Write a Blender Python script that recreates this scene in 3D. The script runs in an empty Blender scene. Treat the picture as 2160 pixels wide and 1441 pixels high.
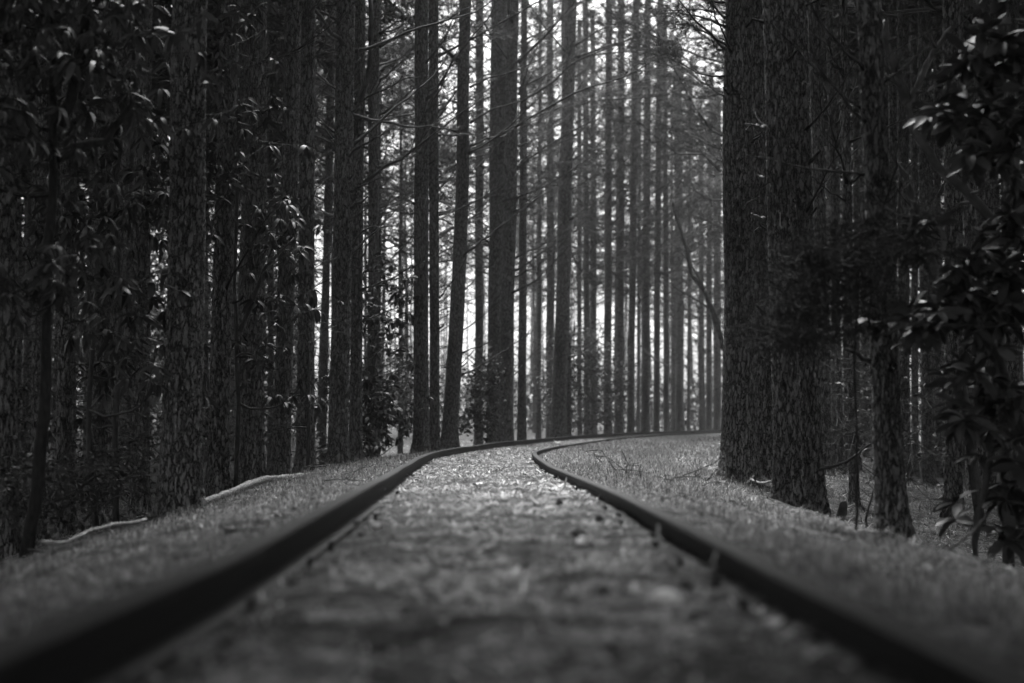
import bpy, math, random
import numpy as np
from mathutils import Vector
R_ = math.radians
scene = bpy.context.scene
COL = scene.collection
rng = np.random.default_rng(7)
random.seed(7)

# ------------------------------------------------------------------ camera, world, sun, exposure
F = 3000.0                      # focal length in photo pixels (50 mm on a 36 mm, 2160 px wide frame)
CAM_H = 0.354
PITCH = math.atan((904.4 - 720.5) / F)
cam = bpy.data.cameras.new("camera")
cam.lens = 50.0
cam.sensor_width = 36.0
cam.clip_start = 0.05
cam.clip_end = 2000.0
cam.dof.use_dof = True
cam.dof.focus_distance = 18.0
cam.dof.aperture_fstop = 1.4
camo = bpy.data.objects.new("camera", cam)
camo.location = (0, 0, CAM_H)
camo.rotation_euler = (math.pi / 2 + PITCH, 0, 0)
COL.objects.link(camo)
scene.camera = camo

SUN_EL, SUN_AZ = 60.0, -5.0       # degrees; azimuth clockwise from the view direction
world = bpy.data.worlds.new("World")
scene.world = world
world.use_nodes = True
nt = world.node_tree
nt.nodes.clear()
sky = nt.nodes.new("ShaderNodeTexSky")
sky.sky_type = 'NISHITA'
sky.sun_disc = False
sky.sun_elevation = R_(SUN_EL)
sky.sun_rotation = R_(SUN_AZ)
sky.air_density = 1.0
sky.dust_density = 4.0
sky.ozone_density = 1.0
bw = nt.nodes.new("ShaderNodeRGBToBW")
bg = nt.nodes.new("ShaderNodeBackground")
bg.inputs[1].default_value = 0.14
wo = nt.nodes.new("ShaderNodeOutputWorld")
nt.links.new(sky.outputs[0], bw.inputs[0])
nt.links.new(bw.outputs[0], bg.inputs[0])
nt.links.new(bg.outputs[0], wo.inputs[0])

sl = bpy.data.lights.new("sun", 'SUN')
sl.energy = 2.5
sl.angle = R_(14)
sl.color = (1, 1, 1)
so = bpy.data.objects.new("sun", sl)
sd = Vector((math.sin(R_(SUN_AZ)) * math.cos(R_(SUN_EL)), math.cos(R_(SUN_AZ)) * math.cos(R_(SUN_EL)), math.sin(R_(SUN_EL))))
so.rotation_euler = sd.to_track_quat('Z', 'Y').to_euler()
so.location = (0, 0, 60)
COL.objects.link(so)

scene.view_settings.view_transform = 'Standard'
scene.view_settings.look = 'None'
scene.view_settings.gamma = 1.0
scene.view_settings.exposure = 1.5
scene.render.engine = 'CYCLES'
cy = scene.cycles
cy.max_bounces = 5
cy.diffuse_bounces = 3
cy.glossy_bounces = 2
cy.transmission_bounces = 2
cy.volume_bounces = 0
cy.transparent_max_bounces = 4
cy.use_denoising = True
cy.sample_clamp_indirect = 4.0

HAZE = 0.00036

# ------------------------------------------------------------------ helpers
CT, ST = math.cos(PITCH), math.sin(PITCH)


def ray(px, py):
    a = (px - 1080.0) / F
    b = (720.5 - py) / F
    return np.array([a, CT - b * ST, ST + b * CT])


def at(px, py, Y):
    r = ray(px, py)
    return np.array([0, 0, CAM_H]) + r * (Y / r[1])


class MB:
    """collects vertices and faces for ONE mesh"""
    def __init__(s):
        s.v = []; s.q = []; s.t = []; s.n = 0

    def add(s, V, Q=None, T=None):
        V = np.asarray(V, dtype=np.float32).reshape(-1, 3)
        if Q is not None and len(Q): s.q.append(np.asarray(Q, dtype=np.int32).reshape(-1, 4) + s.n)
        if T is not None and len(T): s.t.append(np.asarray(T, dtype=np.int32).reshape(-1, 3) + s.n)
        s.v.append(V); s.n += len(V)

    def mesh(s, name, mat, smooth=True):
        V = np.concatenate(s.v) if s.v else np.zeros((0, 3), np.float32)
        Q = np.concatenate(s.q) if s.q else np.zeros((0, 4), np.int32)
        T = np.concatenate(s.t) if s.t else np.zeros((0, 3), np.int32)
        me = bpy.data.meshes.new(name)
        me.vertices.add(len(V)); me.vertices.foreach_set('co', V.ravel())
        li = np.concatenate([Q.ravel(), T.ravel()])
        me.loops.add(len(li)); me.loops.foreach_set('vertex_index', li)
        nq, ntq = len(Q), len(T)
        st = np.concatenate([np.arange(nq) * 4, nq * 4 + np.arange(ntq) * 3]).astype(np.int32)
        me.polygons.add(nq + ntq)
        me.polygons.foreach_set('loop_start', st)
        me.polygons.foreach_set('use_smooth', np.full(nq + ntq, smooth))
        me.update(calc_edges=True); me.validate()
        me.materials.append(mat)
        return me

    def obj(s, name, mat, parent=None, smooth=True):
        return link(name, s.mesh(name, mat, smooth), parent)


def link(name, data, parent=None):
    o = bpy.data.objects.new(name, data)
    COL.objects.link(o)
    if parent is not None: o.parent = parent
    return o


def tag(o, label=None, cat=None, group=None, kind=None):
    if label: o['label'] = label
    if cat: o['category'] = cat
    if group: o['group'] = group
    if kind: o['kind'] = kind
    return o


def tube(P, r, n=8, cap=True):
    P = np.asarray(P, float); r = np.broadcast_to(np.asarray(r, float), (len(P),))
    d = np.gradient(P, axis=0); d /= np.linalg.norm(d, axis=1)[:, None] + 1e-9
    ref = np.array([0, 0, 1.0]) if abs(d[:, 2]).mean() < .8 else np.array([1.0, 0, 0])
    a = np.cross(d, ref); a /= np.linalg.norm(a, axis=1)[:, None] + 1e-9
    b = np.cross(d, a)
    th = np.arange(n) * 2 * np.pi / n
    V = P[:, None] + r[:, None, None] * (a[:, None] * np.cos(th)[None, :, None] + b[:, None] * np.sin(th)[None, :, None])
    m = len(P)
    i = np.arange(m - 1)[:, None] * n; j = np.arange(n)[None]; k = (j + 1) % n
    Q = np.stack([i + j, i + k, i + n + k, i + n + j], -1).reshape(-1, 4)
    V = V.reshape(-1, 3); T = []
    if cap:
        V = np.concatenate([V, P[:1], P[-1:]])
        c0, c1 = m * n, m * n + 1
        T = [(c0, (q + 1) % n, q) for q in range(n)] + [(c1, (m - 1) * n + q, (m - 1) * n + (q + 1) % n) for q in range(n)]
    return V, Q, T


def rot_to(dirs, spin):
    """rotation matrices taking +X to dirs with a spin about it"""
    d = dirs / (np.linalg.norm(dirs, axis=1)[:, None] + 1e-9)
    up = np.tile([0, 0, 1.0], (len(d), 1)); up[abs(d[:, 2]) > .95] = [0, 1, 0]
    y = np.cross(up, d); y /= np.linalg.norm(y, axis=1)[:, None]
    z = np.cross(d, y)
    c, s = np.cos(spin)[:, None], np.sin(spin)[:, None]
    y2 = y * c + z * s; z2 = -y * s + z * c
    return np.stack([d, y2, z2], -1)


# ------------------------------------------------------------------ noise
def _hash(i, j, k=0):
    h = np.sin(i * 127.1 + j * 311.7 + k * 74.7) * 43758.5453
    return h - np.floor(h)


def vnoise(x, y, seed=0):
    i, j = np.floor(x), np.floor(y); u, v = x - i, y - j
    u = u * u * (3 - 2 * u); v = v * v * (3 - 2 * v)
    return ((_hash(i, j, seed) * (1 - u) + _hash(i + 1, j, seed) * u) * (1 - v) + (_hash(i, j + 1, seed) * (1 - u) + _hash(i + 1, j + 1, seed) * u) * v)


def fbm(x, y, oc=4, seed=0):
    s = 0; a = .5
    for o in range(oc):
        s = s + a * vnoise(x * 2 ** o + o * 17.3, y * 2 ** o - o * 9.1, seed + o); a *= .5
    return s


def worley(x, y, px, seed=0):
    """F2-F1, periodic in x with integer period px"""
    i, j = np.floor(x), np.floor(y)
    f1 = np.full(x.shape, 9.0); f2 = f1.copy()
    for di in (-1, 0, 1):
        for dj in (-1, 0, 1):
            ci, cj = i + di, j + dj; w = np.mod(ci, px)
            dx = ci + .15 + .7 * _hash(w, cj, seed) - x; dy = cj + .15 + .7 * _hash(w, cj, seed + 5) - y
            d = np.sqrt(dx * dx + dy * dy)
            f2 = np.where(d < f1, f1, np.minimum(f2, d)); f1 = np.minimum(f1, d)
    return f2 - f1


# ------------------------------------------------------------------ materials (all neutral: the photograph is black and white)
def g(v): return (v, v, v, 1)


def new_mat(name):
    m = bpy.data.materials.new(name); m.use_nodes = True
    n = m.node_tree; b = n.nodes['Principled BSDF']
    return m, n, b


def N(n, t, **kw):
    x = n.nodes.new(t)
    for k, v in kw.items(): setattr(x, k, v)
    return x


def coords(n, scale):
    tc = N(n, 'ShaderNodeTexCoord'); mp = N(n, 'ShaderNodeMapping')
    mp.inputs['Scale'].default_value = scale
    n.links.new(tc.outputs['Object'], mp.inputs['Vector'])
    return mp.outputs['Vector']


def ramp(n, fac, stops):
    r = N(n, 'ShaderNodeValToRGB'); e = r.color_ramp.elements
    while len(e) < len(stops): e.new(.5)
    for el, (p, v) in zip(e, stops): el.position = p; el.color = g(v)
    n.links.new(fac, r.inputs[0]); return r.outputs[0]


def bump(n, b, h, strength, dist):
    bp = N(n, 'ShaderNodeBump'); bp.inputs['Strength'].default_value = strength; bp.inputs['Distance'].default_value = dist
    n.links.new(h, bp.inputs['Height']); n.links.new(bp.outputs[0], b.inputs['Normal'])


def bark_mat(name, scale, lo, hi, fleck=True):
    m, n, b = new_mat(name)
    v = coords(n, (scale, scale, scale * .3))
    no = N(n, 'ShaderNodeTexNoise'); no.inputs['Scale'].default_value = 1.1; no.inputs['Detail'].default_value = 6; no.inputs['Roughness'].default_value = .65
    n.links.new(v, no.inputs['Vector'])
    sc = N(n, 'ShaderNodeVectorMath', operation='SCALE'); sc.inputs['Scale'].default_value = 2.2; n.links.new(no.outputs['Color'], sc.inputs[0])
    mx = N(n, 'ShaderNodeVectorMath', operation='ADD'); n.links.new(v, mx.inputs[0]); n.links.new(sc.outputs[0], mx.inputs[1])
    vo = N(n, 'ShaderNodeTexVoronoi', feature='DISTANCE_TO_EDGE'); vo.inputs['Scale'].default_value = 1.0
    n.links.new(mx.outputs[0], vo.inputs['Vector'])
    plate = ramp(n, vo.outputs['Distance'], [(0, 0), (.05, .35), (.17, 1)])
    vc = N(n, 'ShaderNodeTexVoronoi'); vc.inputs['Scale'].default_value = 1.9; n.links.new(mx.outputs[0], vc.inputs['Vector'])
    cr = ramp(n, vc.outputs['Color'], [(.1, .45), (.6, .9), (.95, 1.5)])
    n2 = N(n, 'ShaderNodeTexNoise'); n2.inputs['Scale'].default_value = 3.5; n2.inputs['Detail'].default_value = 8; n2.inputs['Roughness'].default_value = .75
    n.links.new(v, n2.inputs['Vector'])
    mul = N(n, 'ShaderNodeMath', operation='MULTIPLY'); n.links.new(plate, mul.inputs[0]); n.links.new(n2.outputs['Fac'], mul.inputs[1])
    mu2 = N(n, 'ShaderNodeMath', operation='MULTIPLY'); n.links.new(mul.outputs[0], mu2.inputs[0]); n.links.new(cr, mu2.inputs[1])
    col = ramp(n, mu2.outputs[0], [(.03, lo), (.14, lo + .38 * (hi - lo)), (.55, hi)])
    big = N(n, 'ShaderNodeTexNoise'); big.inputs['Scale'].default_value = .07; big.inputs['Detail'].default_value = 3
    n.links.new(v, big.inputs['Vector'])
    bigc = ramp(n, big.outputs['Fac'], [(.3, .55), (.7, 1.35)])
    m2 = N(n, 'ShaderNodeMix', data_type='RGBA', blend_type='MULTIPLY'); m2.inputs[0].default_value = 1
    n.links.new(col, m2.inputs[6]); n.links.new(bigc, m2.inputs[7])
    f = N(n, 'ShaderNodeTexNoise'); f.inputs['Scale'].default_value = 1.6; f.inputs['Detail'].default_value = 5
    n.links.new(v, f.inputs['Vector'])
    fr = ramp(n, f.outputs['Fac'], [(.68, 0), (.70, 1)])
    m3 = N(n, 'ShaderNodeMix', data_type='RGBA'); n.links.new(fr, m3.inputs[0]); n.links.new(m2.outputs[2], m3.inputs[6]); m3.inputs[7].default_value = g(.6)
    n.links.new(m3.outputs[2], b.inputs['Base Color'])
    b.inputs['Roughness'].default_value = .6
    b.inputs['Specular IOR Level'].default_value = .45
    ad = N(n, 'ShaderNodeMath', operation='ADD'); n.links.new(plate, ad.inputs[0]); n.links.new(mu2.outputs[0], ad.inputs[1])
    bump(n, b, ad.outputs[0], 1.0, .022)
    return m


def simple_mat(name, lo, hi, rough=.7, nscale=30, spec=.4, bumps=.3, bd=.004, rnd=False, stretch=(1, 1, 1), trans=0):
    m, n, b = new_mat(name)
    if rnd:
        ge = N(n, 'ShaderNodeNewGeometry'); fac = ge.outputs['Random Per Island']
        c = ramp(n, fac, [(0, lo), (.75, (lo + hi) / 2), (1, hi)])
    else:
        v = coords(n, stretch); no = N(n, 'ShaderNodeTexNoise'); no.inputs['Scale'].default_value = nscale; no.inputs['Detail'].default_value = 6
        n.links.new(v, no.inputs['Vector']); c = ramp(n, no.outputs['Fac'], [(.3, lo), (.7, hi)])
        if bumps: bump(n, b, no.outputs['Fac'], bumps, bd)
    n.links.new(c, b.inputs['Base Color'])
    b.inputs['Roughness'].default_value = rough; b.inputs['Specular IOR Level'].default_value = spec
    if trans:
        tr = N(n, 'ShaderNodeBsdfTranslucent'); n.links.new(c, tr.inputs[0]); ms = N(n, 'ShaderNodeMixShader'); ms.inputs[0].default_value = trans
        o = n.nodes['Material Output']; n.links.new(b.outputs[0], ms.inputs[1]); n.links.new(tr.outputs[0], ms.inputs[2]); n.links.new(ms.outputs[0], o.inputs[0])
    return m


M = {}
M['bark'] = bark_mat('pine_bark', 21, .004, .37)
M['bark_fine'] = bark_mat('fine_pine_bark', 28, .006, .34)
M['bark_far'] = simple_mat('distant_bark', .05, .11, .85, 3, .2, 0, stretch=(4, 4, .6))
M['dead'] = simple_mat('dead_branch_wood', .035, .12, .75, 9, .4, .3)
M['smooth'] = simple_mat('smooth_bark', .025, .07, .6, 12, .4, .25, stretch=(3, 3, 1))
M['pale'] = simple_mat('weathered_pale_wood', .08, .6, .6, 22, .4, .5, .006, stretch=(1, 1, 5))
M['needle'] = simple_mat('pine_needle', .035, .085, .6, rnd=True, trans=.3)
M['leaf'] = simple_mat('evergreen_leaf', .025, .11, .46, rnd=True, spec=.42, trans=.12)
M['leaf_small'] = simple_mat('shrub_leaf', .035, .12, .45, rnd=True, trans=.2)
M['hemlock'] = simple_mat('hemlock_needle', .02, .05, .7, rnd=True, spec=.2)
M['grass'] = simple_mat('short_grass_blade', .04, .45, .6, rnd=True, spec=.4, trans=.25)
M['litter'] = simple_mat('dry_needle_litter', .02, .7, .5, rnd=True, spec=.4)
M['dark'] = simple_mat('dark_smooth_bark', .014, .05, .8, 12, .15, .25, stretch=(3, 3, 1))
M['rail'] = simple_mat('rusted_rail_steel', .006, .017, .6, 40, .18, .35, .002)
M['tie'] = simple_mat('weathered_sleeper_wood', .025, .08, .85, 18, .2, .6, .006, stretch=(.3, 4, 4))
M['dryleaf'] = simple_mat('bleached_dry_leaf', .5, .85, .55, 30, .4, .2)
M['cone'] = simple_mat('pine_cone_scale', .02, .05, .7, 40, .3, .2)
M['stone'] = simple_mat('pale_stone', .6, .85, .7, 30, .3, .4)

gm, n, b = new_mat('forest_floor')
v = coords(n, (1, 1, 1))
a1 = N(n, 'ShaderNodeTexNoise'); a1.inputs['Scale'].default_value = 7; a1.inputs['Detail'].default_value = 8; a1.inputs['Roughness'].default_value = .72
a2 = N(n, 'ShaderNodeTexNoise'); a2.inputs['Scale'].default_value = 70; a2.inputs['Detail'].default_value = 4
n.links.new(v, a1.inputs['Vector']); n.links.new(v, a2.inputs['Vector'])
mm = N(n, 'ShaderNodeMath', operation='MULTIPLY'); n.links.new(a1.outputs['Fac'], mm.inputs[0]); n.links.new(a2.outputs['Fac'], mm.inputs[1])
c = ramp(n, mm.outputs[0], [(.19, .008), (.25, .04), (.33, .2)])
n.links.new(c, b.inputs['Base Color']); b.inputs['Roughness'].default_value = .9; b.inputs['Specular IOR Level'].default_value = .2
bump(n, b, mm.outputs[0], .8, .03)
M['ground'] = gm

# ------------------------------------------------------------------ the track's line
KS = np.array([0, 10, 16, 22, 30, 45, 70, 130.]); KV = np.array([-.0029, -.0036, .0066, .0086, .008, .0058, .006, .006])
ZS = np.array([-10, 0, 2, 3.5, 8, 14, 20, 28, 40, 60, 80, 130.]); ZV = np.array([.03, .03, .022, .004, .0064, -.0023, .0124, -.0132, .0173, .1712, .2676, .5085])
CS = np.array([0, 10, 20, 35, 60, 130.]); CV = np.array([.0377, .0507, .0204, .0889, .0673, .0628])
S = np.arange(0, 128, .1)
kap = np.interp(S, KS, KV); TH = np.cumsum(kap * .1)
TX = -.0021 + np.cumsum(np.sin(TH) * .1); TY = np.cumsum(np.cos(TH) * .1)
S0 = np.arange(-8, 0, .1)
S = np.concatenate([S0, S]); TH = np.concatenate([np.zeros(80), TH]); TX = np.concatenate([np.full(80, -.0021), TX]); TY = np.concatenate([S0, TY])
TZ = np.interp(S, ZS, ZV); TC = np.interp(S, CS, CV)
GA = 1.435


def track_su(x, y):
    """distance along the track and signed offset (right positive)"""
    x = np.atleast_1d(x).astype(float); y = np.atleast_1d(y).astype(float)
    s = np.zeros(len(x)); u = np.zeros(len(x))
    k = np.arange(0, len(S), 5)
    for a in range(0, len(x), 20000):
        xx, yy = x[a:a + 20000, None], y[a:a + 20000, None]
        i = k[np.argmin((xx - TX[k][None]) ** 2 + (yy - TY[k][None]) ** 2, axis=1)]
        dx, dy = x[a:a + 20000] - TX[i], y[a:a + 20000] - TY[i]
        s[a:a + 20000] = S[i] + dx * np.sin(TH[i]) + dy * np.cos(TH[i])
        u[a:a + 20000] = dx * np.cos(TH[i]) - dy * np.sin(TH[i])
    return s, u


def sstep(a, b_, x):
    t = np.clip((x - a) / (b_ - a), 0, 1); return t * t * (3 - 2 * t)


def ground(x, y, fine=True):
    x = np.atleast_1d(x).astype(float); y = np.atleast_1d(y).astype(float)
    s, u = track_su(x, y)
    zt = np.interp(s, S, TZ)
    au = abs(u)
    z = -.1 + 0 * au
    z = z - (.07 + .075 * (1 - sstep(9, 16, s))) * sstep(.85, 1.9, au)
    lf = np.where(u < 0, 1.0, 0.0)
    drop_l = .95 * sstep(1.9, 6.5, au) + .12 * sstep(1.8, 2.6, au)
    near = 1 - sstep(13, 20, s)
    drop_r = near * (.85 * sstep(1.8, 5.5, au)) + (1 - near) * (.12 * sstep(1.2, 3, au) + .5 * sstep(4, 9, au))
    far = 1 - sstep(55, 95, y)
    side_far = sstep(30, 60, s)
    z = z - (lf * (drop_l * (1 - .8 * side_far)) + (1 - lf) * drop_r) * far
    z = z + zt
    if fine:
        z = z + .035 * (fbm(x * 2.2, y * 2.2, 3, 3) - .45) * (.8 + .8 * sstep(.9, 2.2, au)) + .15 * (fbm(x * .4, y * .4, 2, 9) - .4) * sstep(2.5, 6, au)
        z = z + .03 * (fbm(x * 11, y * 11, 3, 21) - .45) + .07 * (fbm(x * 3.1, y * 3.1, 2, 13) - .4) * sstep(.95, 1.5, au)
        z = z - .02 * np.exp(-((au - .63) / .09) ** 2) * (au < .74) * (1 - sstep(5, 12, s))
    return z


# sheet of ground, finer near the camera
def axis(lo, hi, f0, f1, st, gr):
    a = list(np.arange(f0, f1, st)); x = f1; d = st
    while x < hi: a.append(x); d *= gr; x += d
    a.append(hi); x = f0; d = st; bb = []
    while x > lo: d *= gr; x -= d; bb.append(max(x, lo))
    return np.array(bb[::-1] + a)


gx = axis(-260, 260, -3.2, 3.2, .035, 1.06); gy = axis(-20, 330, .8, 16, .04, 1.03)
GX, GY = np.meshgrid(gx, gy)
gz = ground(GX.ravel(), GY.ravel())
mb = MB(); nx_, ny_ = len(gx), len(gy)
ii = np.arange(ny_ - 1)[:, None] * nx_ + np.arange(nx_ - 1)[None]
mb.add(np.stack([GX.ravel(), GY.ravel(), gz], 1), np.stack([ii, ii + 1, ii + nx_ + 1, ii + nx_], -1).reshape(-1, 4))
tag(mb.obj('ground', M['ground']), kind='structure')

hx = np.linspace(-258, 258, 130); hy = np.linspace(175, 328, 50)
HX, HY = np.meshgrid(hx, hy)
hz = (HY - 172) * .05 * (.8 + .35 * np.sin(HX * .016 + 1.2)) + 7 * (fbm(HX * .05, HY * .05, 4, 5) - .4)
mb = MB(); ii = np.arange(49)[:, None] * 130 + np.arange(129)[None]
mb.add(np.stack([HX.ravel(), HY.ravel(), hz.ravel()], 1), np.stack([ii, ii + 1, ii + 131, ii + 130], -1).reshape(-1, 4))
for sx in (-1, 1):  # unseen side banks, added to block low light from left and right
    yy = np.linspace(-20, 320, 80); xx = np.linspace(0, 1, 24)
    YY, XX = np.meshgrid(yy, xx, indexing='ij'); x_in = 12 + np.maximum(YY, 0) * .48
    PX = x_in + XX * 70; HZ = -1.5 + 40 * XX ** 1.1 * (1 - sstep(120, 260, YY) * .6) + 2.5 * (fbm(PX * .12, YY * .12, 3, 6) - .5) * XX
    k_ = np.arange(79)[:, None] * 24 + np.arange(23)[None]
    Q = np.stack([k_, k_ + 1, k_ + 25, k_ + 24], -1).reshape(-1, 4)
    mb.add(np.stack([sx * PX.ravel(), YY.ravel(), HZ.ravel()], 1), Q)
tag(mb.obj('hills_and_added_shade_banks', M['ground']), kind='structure')

# ------------------------------------------------------------------ railway track
track = link('railway_track', None)
tag(track, 'single rusty railway track half buried in litter, curving away to the right', 'railway track')
PROF = np.array([(-.036, -.006), (-.028, 0), (.028, 0), (.036, -.006), (.036, -.032), (.026, -.04), (.008, -.045), (.008, -.112), (.02, -.118), (.06, -.125), (.06, -.132),
                 (-.06, -.132), (-.06, -.125), (-.02, -.118), (-.008, -.112), (-.008, -.045), (-.026, -.04), (-.036, -.032)])
idx = np.unique(np.concatenate([np.arange(0, 480, 2), np.arange(480, len(S), 5)]))
for sg in (-1, 1):
    mb = MB(); nxv, nyv = np.cos(TH[idx]), -np.sin(TH[idx])
    wob = .006 * (vnoise(S[idx] * .35, S[idx] * 0 + sg * 3) - .5) * 2
    cx = TX[idx] + nxv * (sg * GA / 2 + wob); cyy = TY[idx] + nyv * (sg * GA / 2 + wob); cz = TZ[idx] - sg * TC[idx] / 2 + .008 * (vnoise(S[idx] * .5, S[idx] * 0 + sg * 7) - .5)
    V = np.stack([cx[:, None] + nxv[:, None] * PROF[None, :, 0], cyy[:, None] + nyv[:, None] * PROF[None, :, 0], cz[:, None] + PROF[None, :, 1] + 0 * cx[:, None]], -1)
    m_, k_ = len(idx), len(PROF)
    i = np.arange(m_ - 1)[:, None] * k_; j = np.arange(k_)[None]; k2 = (j + 1) % k_
    mb.add(V.reshape(-1, 3), np.stack([i + j, i + k2, i + k_ + k2, i + k_ + j], -1).reshape(-1, 4))
    mb.obj('rail', M['rail'], track, smooth=False)


def box(mb, c, h, th=0.0, wear=0, seed=0, n=(2, 2, 2)):
    """box with a worn top: c centre, h half sizes, th heading (x axis across the track)"""
    nx, ny = n[0], n[1]
    xs = np.linspace(-1, 1, nx + 1); ys = np.linspace(-1, 1, ny + 1)
    A, B = np.meshgrid(xs, ys)
    top = np.stack([A.ravel() * h[0], B.ravel() * h[1], np.full(A.size, h[2])], 1)
    if wear:
        top[:, 2] += wear * (vnoise(top[:, 0] * 9 + seed, top[:, 1] * 14, seed) - .6)
        top[:, 0] += wear * .7 * (vnoise(top[:, 1] * 30 + seed, top[:, 0] * 4, seed + 1) - .5); top[:, 1] += wear * (vnoise(top[:, 0] * 6 + seed, top[:, 1] * 3, seed + 2) - .5)
    bot = top.copy(); bot[:, 2] = -h[2]
    V = np.concatenate([top, bot]); m = len(top); Q = []
    for a in range(ny):
        for b2 in range(nx):
            p = a * (nx + 1) + b2
            Q.append((p, p + 1, p + nx + 2, p + nx + 1)); Q.append((m + p, m + p + nx + 1, m + p + nx + 2, m + p + 1))
    edge = [q for q in range(nx)] + [a * (nx + 1) + nx for a in range(ny)] + [ny * (nx + 1) + nx - q for q in range(nx)] + [(ny - a) * (nx + 1) for a in range(ny)]
    for q in range(len(edge)):
        e0, e1 = edge[q], edge[(q + 1) % len(edge)]; Q.append((e0, m + e0, m + e1, e1))
    ct, st = math.cos(th), math.sin(th)
    V = np.stack([c[0] + V[:, 0] * ct + V[:, 1] * st, c[1] - V[:, 0] * st + V[:, 1] * ct, c[2] + V[:, 2]], 1)
    mb.add(V, Q)


def on_track(s, u):
    return np.interp(s, S, TX) + u * np.cos(np.interp(s, S, TH)), np.interp(s, S, TY) - u * np.sin(np.interp(s, S, TH)), np.interp(s, S, TZ), np.interp(s, S, TH)


s_ = .5; k = 0
while s_ < 58 and k < 98:
    x, y, z, th = on_track(s_, random.uniform(-.04, .04))
    mb = MB(); zz = z - .124 - .075 + random.uniform(-.008, .012)
    box(mb, (0, 0, 0), (1.22, .11, .075), 0, .02, k, (26, 4))
    o = mb.obj('sleeper', M['tie'], track, smooth=False); o.location = (float(x), float(y), float(zz)); o.rotation_euler.z = -th + random.uniform(-.03, .03)
    if 1.2 < s_ < 14:
        for sg in (-1, 1):
            mb = MB(); box(mb, (0, 0, 0), (.008, .008, .02), 0, 0, 0, (1, 1)); box(mb, (-.006 * sg, 0, .022), (.016, .012, .004), 0, 0, 0, (1, 1))
            q = mb.obj('spike', M['rail'], o, smooth=False); q.location = (sg * (GA / 2 - .085), random.uniform(-.04, .04), .08)
    s_ += .62 + random.uniform(-.04, .05); k += 1
for s_, sg in ((73.0, -1), (30.5, 1)):
    x, y, z, th = on_track(s_, sg * GA / 2 - sg * .022); mb = MB(); c_ = float(np.interp(s_, S, TC))
    box(mb, (0, 0, 0), (.012, .32, .036), 0, 0, 0, (1, 1))
    for q in (-.22, -.08, .08, .22): box(mb, (-sg * .018, q, 0), (.012, .018, .018), 0, 0, 0, (1, 1))
    o = mb.obj('joint_plate', M['rail'], track, smooth=False); o.location = (float(x), float(y), float(z) - sg * c_ / 2 - .078); o.rotation_euler.z = -th

# ------------------------------------------------------------------ grass and litter (uncountable)
def blades(name, label, s0, s1, u0, u1, count, L, W, flat, mat, cat, power=1.6, clump=0.0):
    t = rng.random(count) ** power
    s = s0 + (s1 - s0) * t; u = rng.uniform(u0, u1, count) if not callable(u0) else u0(count)
    x, y, z, th = on_track(s, u)
    if clump:
        keep = fbm(x * 5, y * 5, 4, 4) > .30 + clump * .22 * (rng.random(count) * .9 + .3)
        x, y, s = x[keep], y[keep], s[keep]
    tr = (abs(track_su(x, y)[1]) < .47) | (s > 9) | (rng.random(len(x)) < .25) | (name != 'needle_litter'); x, y, s = x[tr], y[tr], s[tr]
    n_ = len(x); z = ground(x, y)
    L_ = rng.uniform(L[0], L[1], n_) * (1 + .012 * s) * (.55 + 1.3 * fbm(x * 2.3, y * 2.3, 3, 31) ** 1.5 * 2) * np.where(abs(track_su(x, y)[1]) > .72, .45 + .55 * sstep(.82, 1.25, abs(track_su(x, y)[1])), 1); W_ = W * (1 + .05 * s)
    az = rng.uniform(0, 2 * np.pi, n_)
    el = rng.uniform(-.1, .35, n_) if flat else rng.uniform(.1, 1.35, n_)
    d = np.stack([np.cos(az) * np.cos(el), np.sin(az) * np.cos(el), np.sin(el)], 1)
    side = np.stack([-np.sin(az), np.cos(az), np.zeros(n_)], 1)
    if flat: z = z + rng.uniform(.001, .012, n_)
    else: z = z - .004
    P = np.stack([x, y, z], 1)
    mid = P + d * (L_ * .55)[:, None]
    d2 = d.copy(); d2[:, 2] -= .5 if not flat else .25
    tip = mid + d2 * (L_ * .5)[:, None]
    w = W_[:, None] * side
    V = np.stack([P - w, P + w, mid + w * .8, mid - w * .8, tip], 1).reshape(-1, 3)
    b0 = np.arange(n_)[:, None] * 5
    mb = MB(); mb.add(V, b0 + np.array([[0, 1, 2, 3]]), b0 + np.array([[3, 2, 4]]))
    return tag(mb.obj(name, M[mat], smooth=False), label, cat, kind='stuff')


blades('needle_litter', 'dry pine needles and crumbled leaves strewn between the rails', 1.2, 48, -.68, .68, 80000, (.03, .09), .0023, True, 'litter', 'litter', 1.7, 1.35)
blades('short_grass', 'short pale grass on the verge left of the left rail', 1.6, 46, -2.7, -.80, 110000, (.02, .085), .0018, False, 'grass', 'grass', 1.7, 1.25)
blades('short_grass', 'short pale grass on the verge right of the right rail', 1.6, 17, .80, 2.15, 95000, (.02, .085), .0018, False, 'grass', 'grass', 1.7, 1.25)
blades('short_grass', 'short grass beyond the right rail where the track bends', 16, 50, .78, 3.2, 45000, (.02, .085), .0018, False, 'grass', 'grass', 1.3, 1.2)
blades('matted_grass', 'matted dry grass in the clearing inside the bend', 15, 75, 2.2, 8, 60000, (.04, .10), .002, False, 'grass', 'grass', 1.3, 1.0)
blades('verge_litter', 'straw coloured needles lying over both verges', 1.6, 45, lambda c: np.where(rng.random(c) < .5, -1, 1) * rng.uniform(.8, 2.5, c), 0, 90000, (.04, .11), .0016, True, 'litter', 'litter', 1.5, 1.35)
blades('sparse_tufts', 'thin grass sprouting between the rails', 2, 40, -.66, .66, 9000, (.02, .05), .0016, False, 'grass', 'grass', 1.6, 1.0)
blades('slope_litter', 'dead needles and twigs on the shaded forest floor', 5, 60, lambda c: np.where(rng.random(c) < .5, -1, 1) * rng.uniform(3.2, 9, c), 0, 50000, (.06, .16), .002, True, 'litter', 'litter', 1.3)

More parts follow.
